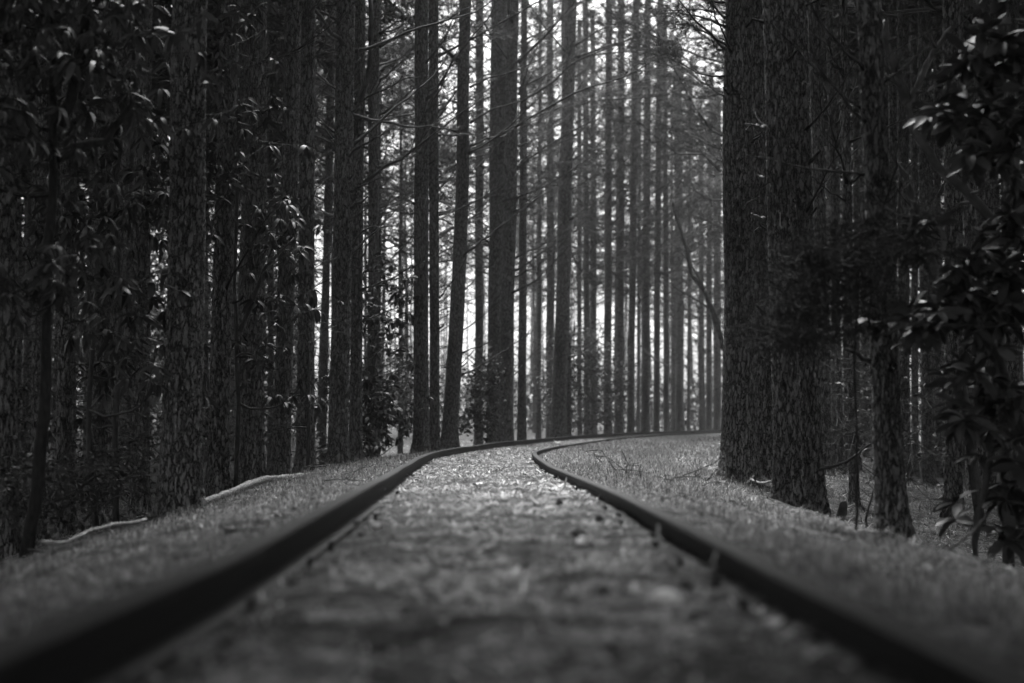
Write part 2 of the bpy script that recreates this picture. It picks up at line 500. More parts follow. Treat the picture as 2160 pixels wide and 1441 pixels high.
# ------------------------------------------------------------------ trees
def trunk_mesh(name, path, rad, zvis, n, dz, mat, bark=.009, flare=.6, seed=0, H=22):
    """path(z)->x,y ; rad(z)->radius ; z measured from the tree's base"""
    zs = [-.35]; z = -.35
    while z < H:
        z += dz if z < zvis else max(dz, .6); zs.append(min(z, H))
    zs = np.array(zs); th = np.arange(n) * 2 * np.pi / n
    Z, T_ = np.meshgrid(zs, th, indexing='ij')
    r = rad(Z)
    zc = np.maximum(Z, 0)
    fl = flare * np.exp(-zc / .22) * (.65 + .5 * np.cos(T_ * (3 + seed % 3) + seed)) + .12 * np.exp(-zc / .9)
    r = r * (1 + fl)
    R0 = float(rad(np.array([1.0]))[0])
    nc = max(7, int(2 * math.pi * R0 / .042))
    if bark:
        px = T_ / (2 * np.pi) * nc; py = Z / .095
        py = py + .6 * vnoise(px * 0 + np.cos(T_) * 3 + seed, Z * 5, seed)
        e = worley(px + .35 * (vnoise(np.cos(T_) * 6 + seed, Z * 9, seed) - .5), py, nc, seed)
        e = sstep(.03, .30, e)
        py2 = worley(px * 2, Z / .035, nc * 2, seed + 3)
        r = r + bark * (e - .6) + bark * .35 * (sstep(.02, .3, py2) - .5)
        r = r + .05 * R0 * (vnoise(np.cos(T_) * 1.5 + seed, np.sin(T_) * 1.5 + Z * .8, seed) - .5)
    X0, Y0 = path(zs)
    V = np.stack([X0[:, None] + r * np.cos(T_), Y0[:, None] + r * np.sin(T_), Z], -1).reshape(-1, 3)
    m = len(zs); i = np.arange(m - 1)[:, None] * n; j = np.arange(n)[None]; k2 = (j + 1) % n
    mb = MB(); mb.add(V, np.stack([i + j, i + k2, i + n + k2, i + n + j], -1).reshape(-1, 4))
    return mb.mesh(name, mat)


def wig(P, amp, r_):
    P = P.copy(); k = r_.normal(0, amp, P.shape); k = np.cumsum(k, axis=0); P += k - k[:1]; return P


def limb_curve(r_, L, up0, up1, n=10, wob=.012):
    t = np.linspace(0, 1, n); a = up0 + (up1 - up0) * t
    P = np.stack([np.cumsum(np.cos(a)), np.zeros(n), np.cumsum(np.sin(a))], 1) * L / n; P -= P[:1]
    return wig(P, wob * L, r_)


def branch_mesh(seed, L, twigs, r0, up0=.25, up1=.6, name='branch', n=12):
    r_ = np.random.default_rng(seed); mb = MB()
    P = limb_curve(r_, L, up0 + r_.normal(0, .1), up1 + r_.normal(0, .15), n, .008)
    rr = np.linspace(r0, r0 * .28, n); rr[0] *= 1.5; mb.add(*tube(P, rr, 6))
    for q in range(twigs):
        i = r_.integers(2, n - 1); sgn = 1 if q % 2 else -1
        l2 = L * r_.uniform(.15, .42) * (1.15 - i / n)
        d = P[i] - P[i - 1]; d /= np.linalg.norm(d)
        az = sgn * r_.uniform(.4, .9); dd = np.array([d[0] * math.cos(az), math.sin(az), d[2] + r_.uniform(-.1, .4)])
        tt = np.linspace(0, 1, 6)[:, None]; Q = P[i] + dd * l2 * tt + np.array([0, 0, 1]) * l2 * .2 * tt ** 2; Q = wig(Q, .02 * l2, r_)
        mb.add(*tube(Q, np.linspace(rr[i] * .5, r0 * .14, 6), 4, False))
        if r_.random() < .6:
            e = Q[3]; dd2 = np.array([dd[0] * .8, -dd[1] * .5, dd[2] + .3]); Q2 = e + dd2 * l2 * .45 * np.linspace(0, 1, 4)[:, None]
            mb.add(*tube(Q2, np.linspace(r0 * .18, r0 * .1, 4), 3, False))
    return mb


BR_LONG = [branch_mesh(100 + i, 1.0, 7 + i % 4, .0105, .2 + .05 * (i % 3), .5 + .1 * (i % 4)).mesh('branch', M['dead']) for i in range(9)]
BR_STUB = []
for i in range(6):
    r_ = np.random.default_rng(40 + i); P = limb_curve(r_, 1, .35, .5 + .2 * (i % 3), 6, .03); mb = MB(); mb.add(*tube(P, np.linspace(.085, .05, 6), 6)); BR_STUB.append(mb.mesh('branch', M['dead']))
BR_PALE = []
for i in range(3):
    r_ = np.random.default_rng(60 + i); P = limb_curve(r_, 1, .3, .8, 7, .03); mb = MB(); mb.add(*tube(P, np.linspace(.045, .02, 7), 6)); BR_PALE.append(mb.mesh('branch', M['pale']))


def needles_at(P, D, r_, cnt, L, W, spread):
    """bundles of thin needles round the points P pointing along D"""
    m = len(P); d = np.repeat(D, cnt, 0) + r_.normal(0, spread, (m * cnt, 3)); d /= np.linalg.norm(d, axis=1)[:, None]
    p = np.repeat(P, cnt, 0); l = L * r_.uniform(.6, 1.1, (m * cnt, 1))
    sd_ = np.cross(d, r_.normal(0, 1, d.shape)); sd_ /= np.linalg.norm(sd_, axis=1)[:, None]
    V = np.stack([p - sd_ * W, p + sd_ * W, p + d * l], 1).reshape(-1, 3)
    return V, np.arange(m * cnt * 3).reshape(-1, 3)


def crown_mesh(seed, z0, z1, rmax, nl, nd, L=.2, W=.009, cnt=11, dead=0, name='crown'):
    """one pine crown: limbs with side twigs and needle bundles; local origin at the tree's foot"""
    r_ = np.random.default_rng(seed); mb = MB(); md = MB(); PP = []; DD = []
    for q in range(nl):
        t = (q + r_.random()) / nl; z = z0 + (z1 - z0) * t
        Rm = rmax * (.45 + .55 * math.sin(math.pi * min(1, .25 + t * .85))) * (1 - .6 * max(0, t - .6) / .4) * r_.uniform(.6, 1.15)
        az = r_.uniform(0, 2 * math.pi); P = limb_curve(r_, Rm, .15 + .5 * t, .45 + .5 * t, 8, .02)
        c_, s_2 = math.cos(az), math.sin(az); P = np.stack([P[:, 0] * c_ - P[:, 1] * s_2, P[:, 0] * s_2 + P[:, 1] * c_, P[:, 2] + z], 1)
        md.add(*tube(P, np.linspace(.035, .008, 8) * (1.1 - .5 * t), 4, False))
        for w in range(nd):
            i = r_.integers(3, 8); l2 = Rm * r_.uniform(.15, .4); a2 = az + r_.normal(0, .8)
            e = P[i] + np.array([math.cos(a2), math.sin(a2), r_.uniform(-.15, .5)]) * l2
            md.add(*tube(np.stack([P[i], (P[i] + e) / 2 + [0, 0, .04], e]), [.008, .006, .004], 3, False))
            dd = e - P[i]; dd /= np.linalg.norm(dd)
            for f in (.55, .8, 1): PP.append(P[i] + (e - P[i]) * f + r_.normal(0, .03, 3)); DD.append(dd)
    if dead:
        for q in range(dead):
            z = r_.uniform(max(1.5, z0 * .25), z0 + 1); Rm = r_.uniform(.5, 2.4); az = r_.uniform(0, 2 * math.pi)
            P = limb_curve(r_, Rm, .2, .6, 7, .02); c_, s_2 = math.cos(az), math.sin(az)
            P = np.stack([P[:, 0] * c_ - P[:, 1] * s_2, P[:, 0] * s_2 + P[:, 1] * c_, P[:, 2] + z], 1)
            md.add(*tube(P, np.linspace(.02, .006, 7), 4, False))
            for w in range(3):
                i = r_.integers(2, 6); a2 = az + r_.choice([-1, 1]) * .7; e = P[i] + np.array([math.cos(a2), math.sin(a2), .35]) * Rm * .3
                md.add(*tube(np.stack([P[i], e]), [.008, .004], 3, False))
    V, T = needles_at(np.array(PP), np.array(DD), r_, cnt, L, W, .55)
    mb.add(V, None, T)
    me = mb
    # join limbs (second material) with needles in one mesh
    nt_ = len(T)
    off = mb.n
    for a in md.v: mb.v.append(a)
    for a in md.q: mb.q.append(a + off)
    for a in md.t: mb.t.append(a + off)
    mb.n += md.n
    mesh = mb.mesh(name, M['needle'], False); mesh.materials.append(M['dead'])
    nq = sum(len(a) for a in mb.q); mi = np.zeros(len(mesh.polygons), np.int32); mi[:nq] = 1; mi[nq + nt_:] = 1
    mesh.polygons.foreach_set('material_index', mi)
    return mesh


CR_NEAR = [crown_mesh(200 + i, 9.0, 22, 3.7, 44, 12, .28, .016, 14) for i in range(3)]
CR_MID = [crown_mesh(300 + i, 6.5, 22, 3.9, 56, 14, .19, .006, 15, dead=10) for i in range(4)]
CR_FAR = [crown_mesh(400 + i, 7.0 + i, 23, 3.6, 46, 13, .22, .009, 12, dead=30) for i in range(5)]


CR_WIDE = [crown_mesh(350 + i, 5.5, 22, 5.6, 50, 22, .16, .0045, 18, dead=26) for i in range(2)]

CR_CANOPY = [crown_mesh(380, 5.6, 22, 7.0, 70, 28, .15, .004, 18, dead=30)]
DARKM = simple_mat('dead_wood_with_shade', .012, .05, .8, 9, .2, .3)  # darker copy of the dead wood: forest shade put into the colour
def dk(L):
    out = []
    for m_ in L: c2 = m_.copy(); c2.materials[0] = DARKM; out.append(c2)
    return out
BR_LONG_D, BR_STUB_D = dk(BR_LONG), dk(BR_STUB)


def pine(xb, xt, wb, wt, d, label, mid=None, base_y=None, crown=CR_NEAR, nb=8, stubs=8, pale=0, bias=0.0, bmin=1.8, mat='bark', flare=.6, group=None, cz=1.0, name='pine_tree', H=22.5):
    """a pine seen at columns xb (foot) to xt (top edge of the photo), d metres ahead"""
    x0 = (xb - 1080) / F * d
    s, u = track_su(x0, d)
    zg = float(ground(x0, d, False)[0])
    base = np.array([x0, d, zg])
    tp = at(xt, 0, d); zv = tp[2] - zg
    root = link(name, None); root.location = base
    tag(root, label, 'tree', group)
    dx = tp[0] - x0
    mx = 0.0
    if mid: mx = at(mid[0], mid[1], d)[0] - x0; mz = at(mid[0], mid[1], d)[2] - zg
    sd_ = int(xb * 7) % 97
    wa = .03 * min(1.5, wb * d / F / .3)

    def path(z):
        z = np.asarray(z, float); t = z / zv
        X = dx * np.where(t < 1, t, 1 + (t - 1) * .5)
        if mid:
            tm = mz / zv; X = X + (mx - dx * tm) * np.clip(1 - ((t - tm) / np.where(t < tm, tm, 1 - tm)) ** 2, 0, 1)
        return X + wa * (vnoise(z * .45 + sd_, z * 0, 1) - .5), wa * (vnoise(z * .45 + sd_, z * 0 + 9, 2) - .5)
    rb, rt = wb / 2 * d / F * .93, wt / 2 * d / F

    def rad(z):
        z = np.asarray(z, float); t = z / zv
        return np.where(t < 1, rb + (rt - rb) * np.clip(t, 0, 1), np.maximum(.03, rt * np.clip(1 - (z - zv) / (H - zv), 0, 1) ** .8))
    n = 96 if d < 20 else (64 if d < 32 else 28); dz = .016 if d < 20 else (.028 if d < 32 else .1)
    me = trunk_mesh('trunk', path, rad, zv + .3, n, dz, M[mat] if d < 60 else M['bark_fine'], (.014 if d < 32 else .008 if d < 50 else 0) * min(1, wb * d / F / .22), flare if d < 40 else .25, sd_, H)
    link('trunk', me, root)
    r_ = np.random.default_rng(sd_ + int(d))
    # dead branches on the whorls
    zz = np.array(sorted(r_.uniform(bmin, zv + .6, nb + stubs)))
    kinds = ['long'] * nb + ['stub'] * stubs; r_.shuffle(kinds)
    if pale: 
        for q in r_.choice(len(kinds), min(pale, len(kinds)), replace=False): kinds[q] = 'pale'
    for z, kd in zip(zz, kinds):
        px_, py_ = path(np.array([z])); rr = float(rad(np.array([z]))[0])
        az = r_.uniform(-math.pi, math.pi)
        if r_.random() < bias: az = r_.normal(0, .6)
        if kd == 'long': me = (BR_LONG_D if d < 20 else BR_LONG)[r_.integers(len(BR_LONG))]; L = r_.uniform(.9, 2.3) * (.6 + .7 * z / zv) * (1 + 1.3 * bias * r_.random()) * min(1, d / 22)
        elif kd == 'pale': me = BR_PALE[r_.integers(3)]; L = r_.uniform(.2, .5)
        else: me = (BR_STUB_D if d < 20 else BR_STUB)[r_.integers(6)]; L = r_.uniform(.1, .32)
        o = link('branch', me, root)
        o.location = (float(px_[0]) + math.cos(az) * rr * .8, float(py_[0]) + math.sin(az) * rr * .8, z)
        o.rotation_euler = (0, r_.uniform(-.35, .2), az); o.scale = (L, L, L)
    c_ = link('crown', crown[sd_ % len(crown)], root)
    X0, Y0 = path(np.array([9.0])); off = 2.3 * float(np.sign(u[0])) if abs(u[0]) < 5 and 11 < s[0] < 55 else 0; c_.location = (float(X0[0]) + off, float(Y0[0]), 0); c_.rotation_euler = (0, 0, r_.uniform(0, 6.28)); c_.scale = (.85, .85, cz) if off else (1, 1, cz)
    return root


G_ = None
T_ = [
 # xb, xt, wb, wt, d, label, options
 (18, 26, 44, 40, 12.5, 'black shaded pine trunk cut by the left edge of the photo', dict(nb=3, stubs=3)),
 (88, 84, 32, 29, 17, 'dim pine trunk just left of the forked dark broadleaf tree', dict(nb=4, stubs=4)),
 (142, 147, 34, 30, 15, 'very dark pine trunk just right of the forked dark broadleaf tree', dict(nb=4, stubs=4)),
 (211, 230, 36, 38, 18.5, 'pine trunk behind the drooping leaf whorls, first of three before the big left pine', dict(nb=4, stubs=5)),
 (238, 262, 24, 25, 20, 'narrow dark pine between two thicker ones left of the big left pine', dict(nb=3, stubs=4)),
 (297, 306, 38, 32, 17.5, 'pine trunk immediately left of the big scarred left pine', dict(nb=4, stubs=5)),
 (384, 405, 84, 70, 13.2, 'big coarse-barked pine with flared scarred foot beside the fallen log', dict(nb=0, stubs=5, flare=.45)),
 (461, 484, 44, 38, 16.5, 'pine with shaggy grey bark just right of the big scarred left pine', dict(nb=3, stubs=6)),
 (532, 545, 50, 36, 18.5, 'dark pine with swelling foot behind the bleached log and broad leaves', dict(nb=4, stubs=6, pale=1)),
 (594, 622, 38, 34, 21, 'left one of the two dark pines standing together behind the end of the bleached log', dict(nb=4, stubs=6)),
 (645, 651, 38, 28, 20, 'right one of the two dark pines standing together behind the thin bare sapling', dict(nb=4, stubs=6)),
 (714, 730, 42, 38, 23, 'stout dark pine with many broken stubs at the left edge of the bright gap', dict(nb=9, stubs=16, pale=2, bias=.5)),
 (750, 760, 27, 21, 25, 'pine pressed close behind the stout stubby one, with a thick rising limb', dict(nb=6, stubs=8, bias=.5)),
 (681, 701, 14, 19, 40, 'slim grey pine seen between the dark pair and the stout stubby pine', dict(nb=5, stubs=4, crown=CR_MID)),
 (572, 573, 14, 14, 42, 'slim grey pine left of the dark pair, nearer of two slim ones', dict(nb=5, stubs=4, crown=CR_MID)),
 (604, 594, 11, 11, 52, 'slimmest grey pine beside the dark pair against the sky', dict(nb=5, stubs=3, crown=CR_MID)),
 (786, 789, 22, 24, 33, 'grey flecked pine rising from the broad-leaved shrub by the bright gap', dict(nb=8, stubs=8, bias=.5)),
 (889, 889, 33, 28, 30, 'left and thicker trunk of the close pair beside the left rail', dict(nb=5, stubs=9, bias=.3)),
 (917, 915, 21, 20, 31.5, 'right and thinner trunk of the close pair beside the left rail', dict(nb=6, stubs=9, pale=1, bias=.5)),
 (946, 981, 36, 24, 34, 'leaning pine bowed to the right beside the left rail', dict(nb=15, stubs=8, pale=3, bias=.7, crown=CR_MID, mid=(968, 560))),
 (1010, 1012, 20, 17, 55, 'pale hazy pine right of the leaning pine', dict(nb=5, stubs=3, crown=CR_MID)),
 (1041, 1053, 30, 35, 44, 'thick grey pine behind the small-leaved bush on the bend', dict(nb=12, stubs=6, crown=CR_WIDE, bias=.4)),
 (1067, 1083, 32, 24, 43, 'dark thick pine on the outside of the bend, right of the small-leaved bush', dict(nb=15, stubs=6, bias=.75, crown=CR_WIDE)),
 (1101, 1106, 20, 13, 46, 'dark pine beside the thick one on the outside of the bend', dict(nb=5, stubs=5, crown=CR_MID, bias=.4)),
 (1136, 1140, 12, 7, 62, 'thin pine alone in the pale gap on the bend', dict(nb=5, stubs=3, crown=CR_MID)),
 (1160, 1160, 18, 14, 66, 'hazy pine close behind the tall curved centre pine', dict(nb=5, stubs=3, crown=CR_MID)),
 (1178, 1203, 34, 26, 50, 'tall curved dark centre pine rising above the dark bush', dict(nb=18, stubs=8, bias=.8, crown=CR_WIDE, mid=(1192, 430))),
 (1199, 1188, 13, 10, 54, 'dark pine half hidden behind the foot of the curved centre pine', dict(nb=3, stubs=3, crown=CR_MID)),
 (1222, 1222, 11, 9, 76, 'hazy slim pine above the dark bush, leftmost of three', dict(nb=4, stubs=2, crown=CR_MID)),
 (1238, 1234, 14, 12, 70, 'hazy slim pine above the dark bush, middle of three', dict(nb=4, stubs=2, crown=CR_MID)),
 (1252, 1250, 16, 10, 74, 'hazy slim pine above the dark bush, rightmost of three', dict(nb=4, stubs=2, crown=CR_MID)),
 (1281, 1285, 18, 14, 61, 'straight dark pine at the right side of the dark bush', dict(nb=8, stubs=5, crown=CR_MID, bias=.5)),
 (1306, 1311, 20, 14, 68, 'soft grey pine just right of the straight dark one', dict(nb=7, stubs=4, crown=CR_MID, bias=.5)),
 (1329, 1342, 16, 15, 66, 'dark pine leaning slightly right, left of the bleached hanging branch', dict(nb=7, stubs=4, crown=CR_MID, bias=.5)),
 (1346, 1350, 9, 8, 90, 'pale thin pine behind the bleached hanging branch', dict(nb=4, stubs=2, crown=CR_MID)),
 (1361, 1366, 20, 14, 72, 'grey pine crossed by the bleached hanging branch', dict(nb=7, stubs=4, crown=CR_MID, bias=.5)),
 (1383, 1393, 14, 14, 70, 'black straight pine just right of the bleached hanging branch', dict(nb=7, stubs=4, crown=CR_MID)),
 (1405, 1402, 13, 11, 74, 'dark pine close to the right of the black straight one', dict(nb=5, stubs=3, crown=CR_MID)),
 (1417, 1417, 6, 6, 95, 'very thin pale pine before the broad grey one', dict(nb=3, stubs=2, crown=CR_MID)),
 (1433, 1429, 20, 18, 82, 'broad grey hazy pine left of the thin black one', dict(nb=5, stubs=3, crown=CR_MID)),
 (1451, 1458, 7, 7, 84, 'thin black pine in front of the brightest gap', dict(nb=4, stubs=2, crown=CR_MID)),
 (1480, 1480, 8, 8, 100, 'thin hazy pine behind the dead forked snag', dict(nb=4, stubs=2, crown=CR_MID)),
 (1494, 1501, 14, 11, 88, 'dark pine behind the dead forked snag near the large right pine', dict(nb=5, stubs=3, crown=CR_MID)),
 (1512, 1513, 18, 16, 92, 'grey pine almost touching the left edge of the large right pine', dict(nb=3, stubs=2, crown=CR_MID)),
 (1556, 1558, 76, 56, 18.2, 'large dark pine at the right of the clearing, leftmost of the thick right group', dict(nb=6, stubs=9, bias=0, flare=.5)),
 (1606, 1606, 24, 22, 42, 'pine hidden behind the large right pine, its high limbs spreading over the gap', dict(nb=2, stubs=2, crown=CR_CANOPY, cz=1.3)),
 (1640, 1640, 20, 18, 52, 'pine hidden behind the pale-barked right pine, its limbs high over the gap', dict(nb=2, stubs=2, crown=CR_CANOPY, cz=1.3)),
 (1613, 1600, 44, 38, 19.2, 'thick pine wedged behind the two largest of the right group', dict(nb=2, stubs=6)),
 (1663, 1631, 56, 48, 14.2, 'pale-barked thick pine in the middle of the right group with broken stubs', dict(nb=0, stubs=8, pale=2, bmin=1.2)),
 (1712, 1675, 44, 46, 14.6, 'dark thick pine at the right of the right group, foot beside the grass', dict(nb=2, stubs=6)),
 (1741, 1718, 24, 27, 22, 'dark pine close behind the right group', dict(nb=4, stubs=4)),
 (1771, 1748, 14, 14, 27, 'slender dark pine between the right group and the broken stump', dict(nb=5, stubs=4)),
 (1798, 1778, 20, 16, 17, 'slender black pine right behind the broken stump', dict(nb=5, stubs=4)),
 (1878, 1830, 60, 48, 10.6, 'leaning flaky-barked pine at the right, nearest to the verge', dict(nb=16, stubs=5, bmin=1.0)),
 (2006, 2010, 34, 42, 17, 'thick dim pine behind the nearest leafy branches at the right', dict(nb=4, stubs=4)),
 (2046, 2043, 26, 24, 21, 'dim pine close to the right of the thick dim one', dict(nb=4, stubs=4)),
 (2078, 2077, 36, 34, 19, 'dim pine behind the right-hand leaf whorls', dict(nb=4, stubs=4)),
 (2134, 2131, 30, 28, 23, 'dim pine near the right edge of the photo', dict(nb=4, stubs=4)),
 (1882, 1882, 17, 16, 30, 'straight dim pine just right of the leaning flaky pine', dict(nb=5, stubs=4)),
 (1905, 1904, 24, 22, 28, 'second straight dim pine right of the leaning flaky pine', dict(nb=5, stubs=4)),
 (1927, 1927, 15, 14, 33, 'slim dim pine beside the bare crooked sapling', dict(nb=5, stubs=4)),
 (1953, 1951, 26, 26, 27, 'broad dim pine behind the bare crooked sapling', dict(nb=5, stubs=4)),
 (1976, 1975, 15, 14, 34, 'slim dim pine just left of the thick dim one', dict(nb=5, stubs=4)),
 (1760, 1762, 17, 17, 36, 'dim pine well behind the right group, leftmost of a close three', dict(nb=5, stubs=4)),
 (1783, 1781, 11, 11, 40, 'dim slim pine well behind the right group, middle of a close three', dict(nb=5, stubs=3)),
 (1806, 1804, 13, 13, 38, 'dim slim pine well behind the right group, rightmost of a close three', dict(nb=5, stubs=3)),
]
placed = []
ROOT = {}
for (xb, xt, wb, wt, d, lab, kw) in T_:
    if 880 < xb < 1520:
        for _ in range(80):
            s, u = track_su((xb - 1080) / F * d, d)
            if u[0] < -1.75: break
            d += .5
    kw = dict(kw)
    if kw.get('crown') is CR_MID: kw['mat'] = 'bark_fine'
    r = pine(xb, xt, wb, wt, d, lab, **kw); ROOT[xb] = r
    placed.append(((xb - 1080) / F * d, d))

# the long arching dead limbs seen against the light, each on its own tree
def limb(xb, pts, r0, tw=5, needle=0, sd=0, toward=.0):
    root = ROOT[xb]; b0 = np.array(root.location); d = b0[1]; r_ = np.random.default_rng(int(pts[0][1] * 7 + xb + sd))
    P = np.array([at(px, py, d - toward * i / max(1, len(pts) - 1) * 3 - .05) for i, (px, py) in enumerate(pts)]) - b0
    t = np.linspace(0, len(P) - 1, 16); A = np.stack([np.interp(t, np.arange(len(P)), P[:, k]) for k in range(3)], 1)
    A[1:-1] = (A[:-2] + 2 * A[1:-1] + A[2:]) / 4; A = wig(A, .008, r_); L = np.linalg.norm(A[-1] - A[0])
    mb = MB(); rr = np.linspace(r0, r0 * .3, 16); rr[0] *= 1.5; mb.add(*tube(A, rr, 7)); NP = []; ND = []
    for q in range(tw):
        i = int(r_.integers(4, 15)); dr = A[i] - A[i - 1]; dr /= np.linalg.norm(dr); l2 = L * r_.uniform(.12, .35)
        dd = dr + np.array([r_.uniform(-.2, .3), r_.choice([-1, 1]) * r_.uniform(.2, .7), r_.uniform(-.7, .9)]); dd /= np.linalg.norm(dd)
        u_ = np.linspace(0, 1, 6)[:, None]; Q = wig(A[i] + dd * l2 * u_ + np.array([0, 0, .15]) * l2 * u_ ** 2, .02 * l2, r_)
        mb.add(*tube(Q, np.linspace(rr[i] * .5, max(.004, r0 * .15), 6), 4, False))
        for w in (2, 3, 4, 5): NP.append(Q[w]); ND.append(dd)
        for w in range(2):
            e = Q[int(r_.integers(2, 5))]; d3 = dd + r_.normal(0, .5, 3); Q2 = np.stack([e, e + d3 * l2 * .25, e + d3 * l2 * .45 + [0, 0, .03]]); mb.add(*tube(Q2, np.array([.5, .35, .25]) * r0 * .4, 3, False)); NP.append(Q2[1]); NP.append(Q2[2]); ND += [d3 / np.linalg.norm(d3)] * 2
    o = mb.obj('branch', M['dead'], root)
    if needle:
        NP, ND = np.repeat(np.array(NP), needle, 0), np.repeat(np.array(ND), needle, 0); V, T = needles_at(NP + r_.normal(0, .09, NP.shape), ND, r_, 16, .17, .003, .6)
        q = MB(); q.add(V, None, T); q.obj('foliage', M['needle'], o, False)


for xb, pts, r0, tw, nd, tow in [
    (946, [(990, 321), (1094, 264), (1188, 208), (1247, 180), (1316, 163), (1386, 121), (1430, 92)], .034, 7, 1, .6), (946, [(992, 260), (1039, 229), (1087, 219), (1130, 205)], .026, 2, 0, 0), (946, [(992, 184), (1028, 165), (1094, 146), (1150, 115)], .028, 3, 0, .3),
    (946, [(986, 177), (996, 153), (1009, 137)], .022, 0, 0, 0), (946, [(988, 415), (1005, 404), (1028, 397)], .02, 0, 0, 0),
    (1178, [(1214, 225), (1268, 210), (1379, 206), (1441, 187), (1495, 175)], .035, 8, 2, .5), (1178, [(1212, 123), (1278, 99), (1365, 73), (1420, 28), (1450, -10)], .05, 8, 2, .5), (1178, [(1214, 123), (1282, 113), (1386, 104), (1460, 110)], .04, 8, 2, .5),
    (1178, [(1212, 97), (1261, 66), (1334, 35), (1400, 20)], .04, 6, 2, .4), (1178, [(1209, 337), (1240, 317), (1275, 310), (1302, 300)], .035, 2, 0, 0), (1178, [(1212, 260), (1241, 245), (1264, 241)], .03, 1, 0, 0), (1178, [(1202, 121), (1157, 66), (1122, 20), (1100, -10)], .04, 4, 1, .3),
    (1178, [(1209, 150), (1222, 120), (1238, 80), (1240, 50)], .03, 2, 0, 0), (1178, [(1196, 478), (1208, 470), (1220, 468)], .03, 0, 0, 0), (1178, [(1172, 548), (1158, 538), (1140, 527)], .03, 1, 0, 0), (1178, [(1196, 680), (1205, 672), (1212, 658)], .03, 0, 0, 0),
    (1067, [(1098, 215), (1164, 180), (1209, 132), (1282, 101), (1330, 90)], .04, 7, 1, .6), (1067, [(1094, 132), (1150, 76), (1205, 10), (1225, -20)], .045, 6, 1, .3), (1067, [(1091, 357), (1150, 309), (1230, 264), (1290, 240)], .03, 5, 0, .5),
    (1067, [(1060, 425), (1122, 406), (1191, 368), (1271, 312), (1302, 300)], .028, 5, 0, 1), (1067, [(1077, 132), (1039, 76), (1000, 14), (990, -15)], .045, 4, 1, 0), (1067, [(1096, 435), (1112, 420), (1128, 408)], .03, 0, 0, 0), (1067, [(1094, 200), (1110, 160), (1138, 90), (1140, 50)], .03, 3, 0, 0),
    (917, [(925, 118), (1004, 76), (1094, 24), (1143, 0), (1180, -25)], .03, 5, 1, .3), (917, [(928, 50), (976, 24), (1021, 0)], .028, 2, 0, 0), (917, [(927, 96), (946, 70), (964, 45)], .024, 0, 0, 0), (889, [(895, 195), (921, 182), (943, 171)], .028, 0, 0, 0), (917, [(926, 235), (938, 225), (942, 218)], .025, 0, 0, 0),
    (917, [(905, 390), (925, 378), (938, 366)], .022, 0, 0, 0), (917, [(905, 445), (920, 436), (934, 430)], .02, 0, 0, 0),
    (750, [(749, 220), (777, 204), (819, 188), (857, 166), (908, 156)], .026, 4, 0, .2), (786, [(793, 246), (832, 223), (876, 182), (890, 165)], .032, 4, 0, 0), (714, [(733, 334), (761, 310), (800, 290), (830, 276)], .026, 1, 0, .3), (714, [(740, 405), (755, 397), (784, 383), (812, 370)], .022, 0, 0, .3),
    (786, [(796, 354), (819, 345), (849, 332)], .026, 0, 0, 0), (786, [(800, 72), (838, 49), (876, 40), (905, 29)], .03, 5, 1, 0), (786, [(800, 99), (838, 77), (870, 51)], .04, 4, 2, 0), (786, [(803, 150), (844, 128), (873, 102)], .024, 3, 1, 0), (714, [(712, 310), (691, 290), (677, 268)], .022, 0, 0, 0),
    (714, [(712, 310), (680, 298), (640, 278)], .022, 0, 0, 0), (714, [(712, 44), (691, 29), (640, 10), (600, -10)], .03, 3, 1, 0), (714, [(736, 166), (752, 134), (763, 86)], .022, 0, 0, 0), (714, [(740, 440), (764, 423), (775, 418)], .028, 0, 0, .3), (714, [(728, 250), (746, 232), (764, 168)], .02, 0, 0, 0),
    (714, [(745, 520), (765, 490), (790, 482), (838, 480)], .02, 0, 0, .6), (714, [(734, 470), (762, 450), (777, 436)], .024, 0, 0, .3),
    (1556, [(1530, 57), (1486, 42), (1448, 33), (1400, 30)], .02, 5, 1, 0), (1556, [(1530, 38), (1497, 7), (1470, -15)], .02, 4, 1, 0), (1556, [(1528, 103), (1497, 75), (1455, 59), (1420, 58)], .018, 5, 1, 0), (1556, [(1528, 161), (1469, 149), (1434, 121), (1400, 110)], .014, 5, 1, 0), (1556, [(1528, 205), (1500, 190), (1482, 160)], .014, 2, 0, 0),
    (1556, [(1528, 104), (1510, 98), (1500, 80)], .02, 1, 0, 0), (1361, [(1368, 345), (1400, 332), (1431, 321), (1478, 314)], .04, 5, 1, .5), (1361, [(1368, 262), (1400, 235), (1455, 208), (1505, 178)], .04, 6, 1, .5), (1361, [(1366, 445), (1390, 428), (1413, 413), (1460, 399)], .035, 4, 0, .5),
    (1281, [(1286, 300), (1262, 284), (1240, 270)], .035, 3, 1, 0), (1281, [(1288, 380), (1304, 355), (1310, 320)], .03, 2, 0, 0), (1329, [(1340, 140), (1390, 100), (1450, 80), (1500, 85)], .045, 7, 3, .4), (1329, [(1340, 60), (1390, 20), (1440, -10)], .045, 6, 3, .4), (1383, [(1395, 60), (1440, 50), (1500, 55)], .045, 7, 3, .3), (1433, [(1432, 130), (1470, 120), (1515, 140)], .04, 6, 3, 0), (1433, [(1432, 30), (1470, 10), (1510, 20)], .045, 6, 3, 0)]:
    limb(xb, pts, r0, tw, nd, 0, tow)
# stubs on the thick right group
for xb, pts, r0 in [(1663, [(1610, 268), (1598, 262), (1572, 260)], .014), (1663, [(1612, 272), (1595, 272), (1571, 281)], .014), (1663, [(1606, 375), (1598, 368), (1590, 362)], .014), (1556, [(1565, 440), (1574, 430), (1600, 414)], .02), (1663, [(1610, 462), (1600, 456), (1592, 445)], .016)]:
    limb(xb, pts, r0 * 1.3, 0, 0, 0, .3)

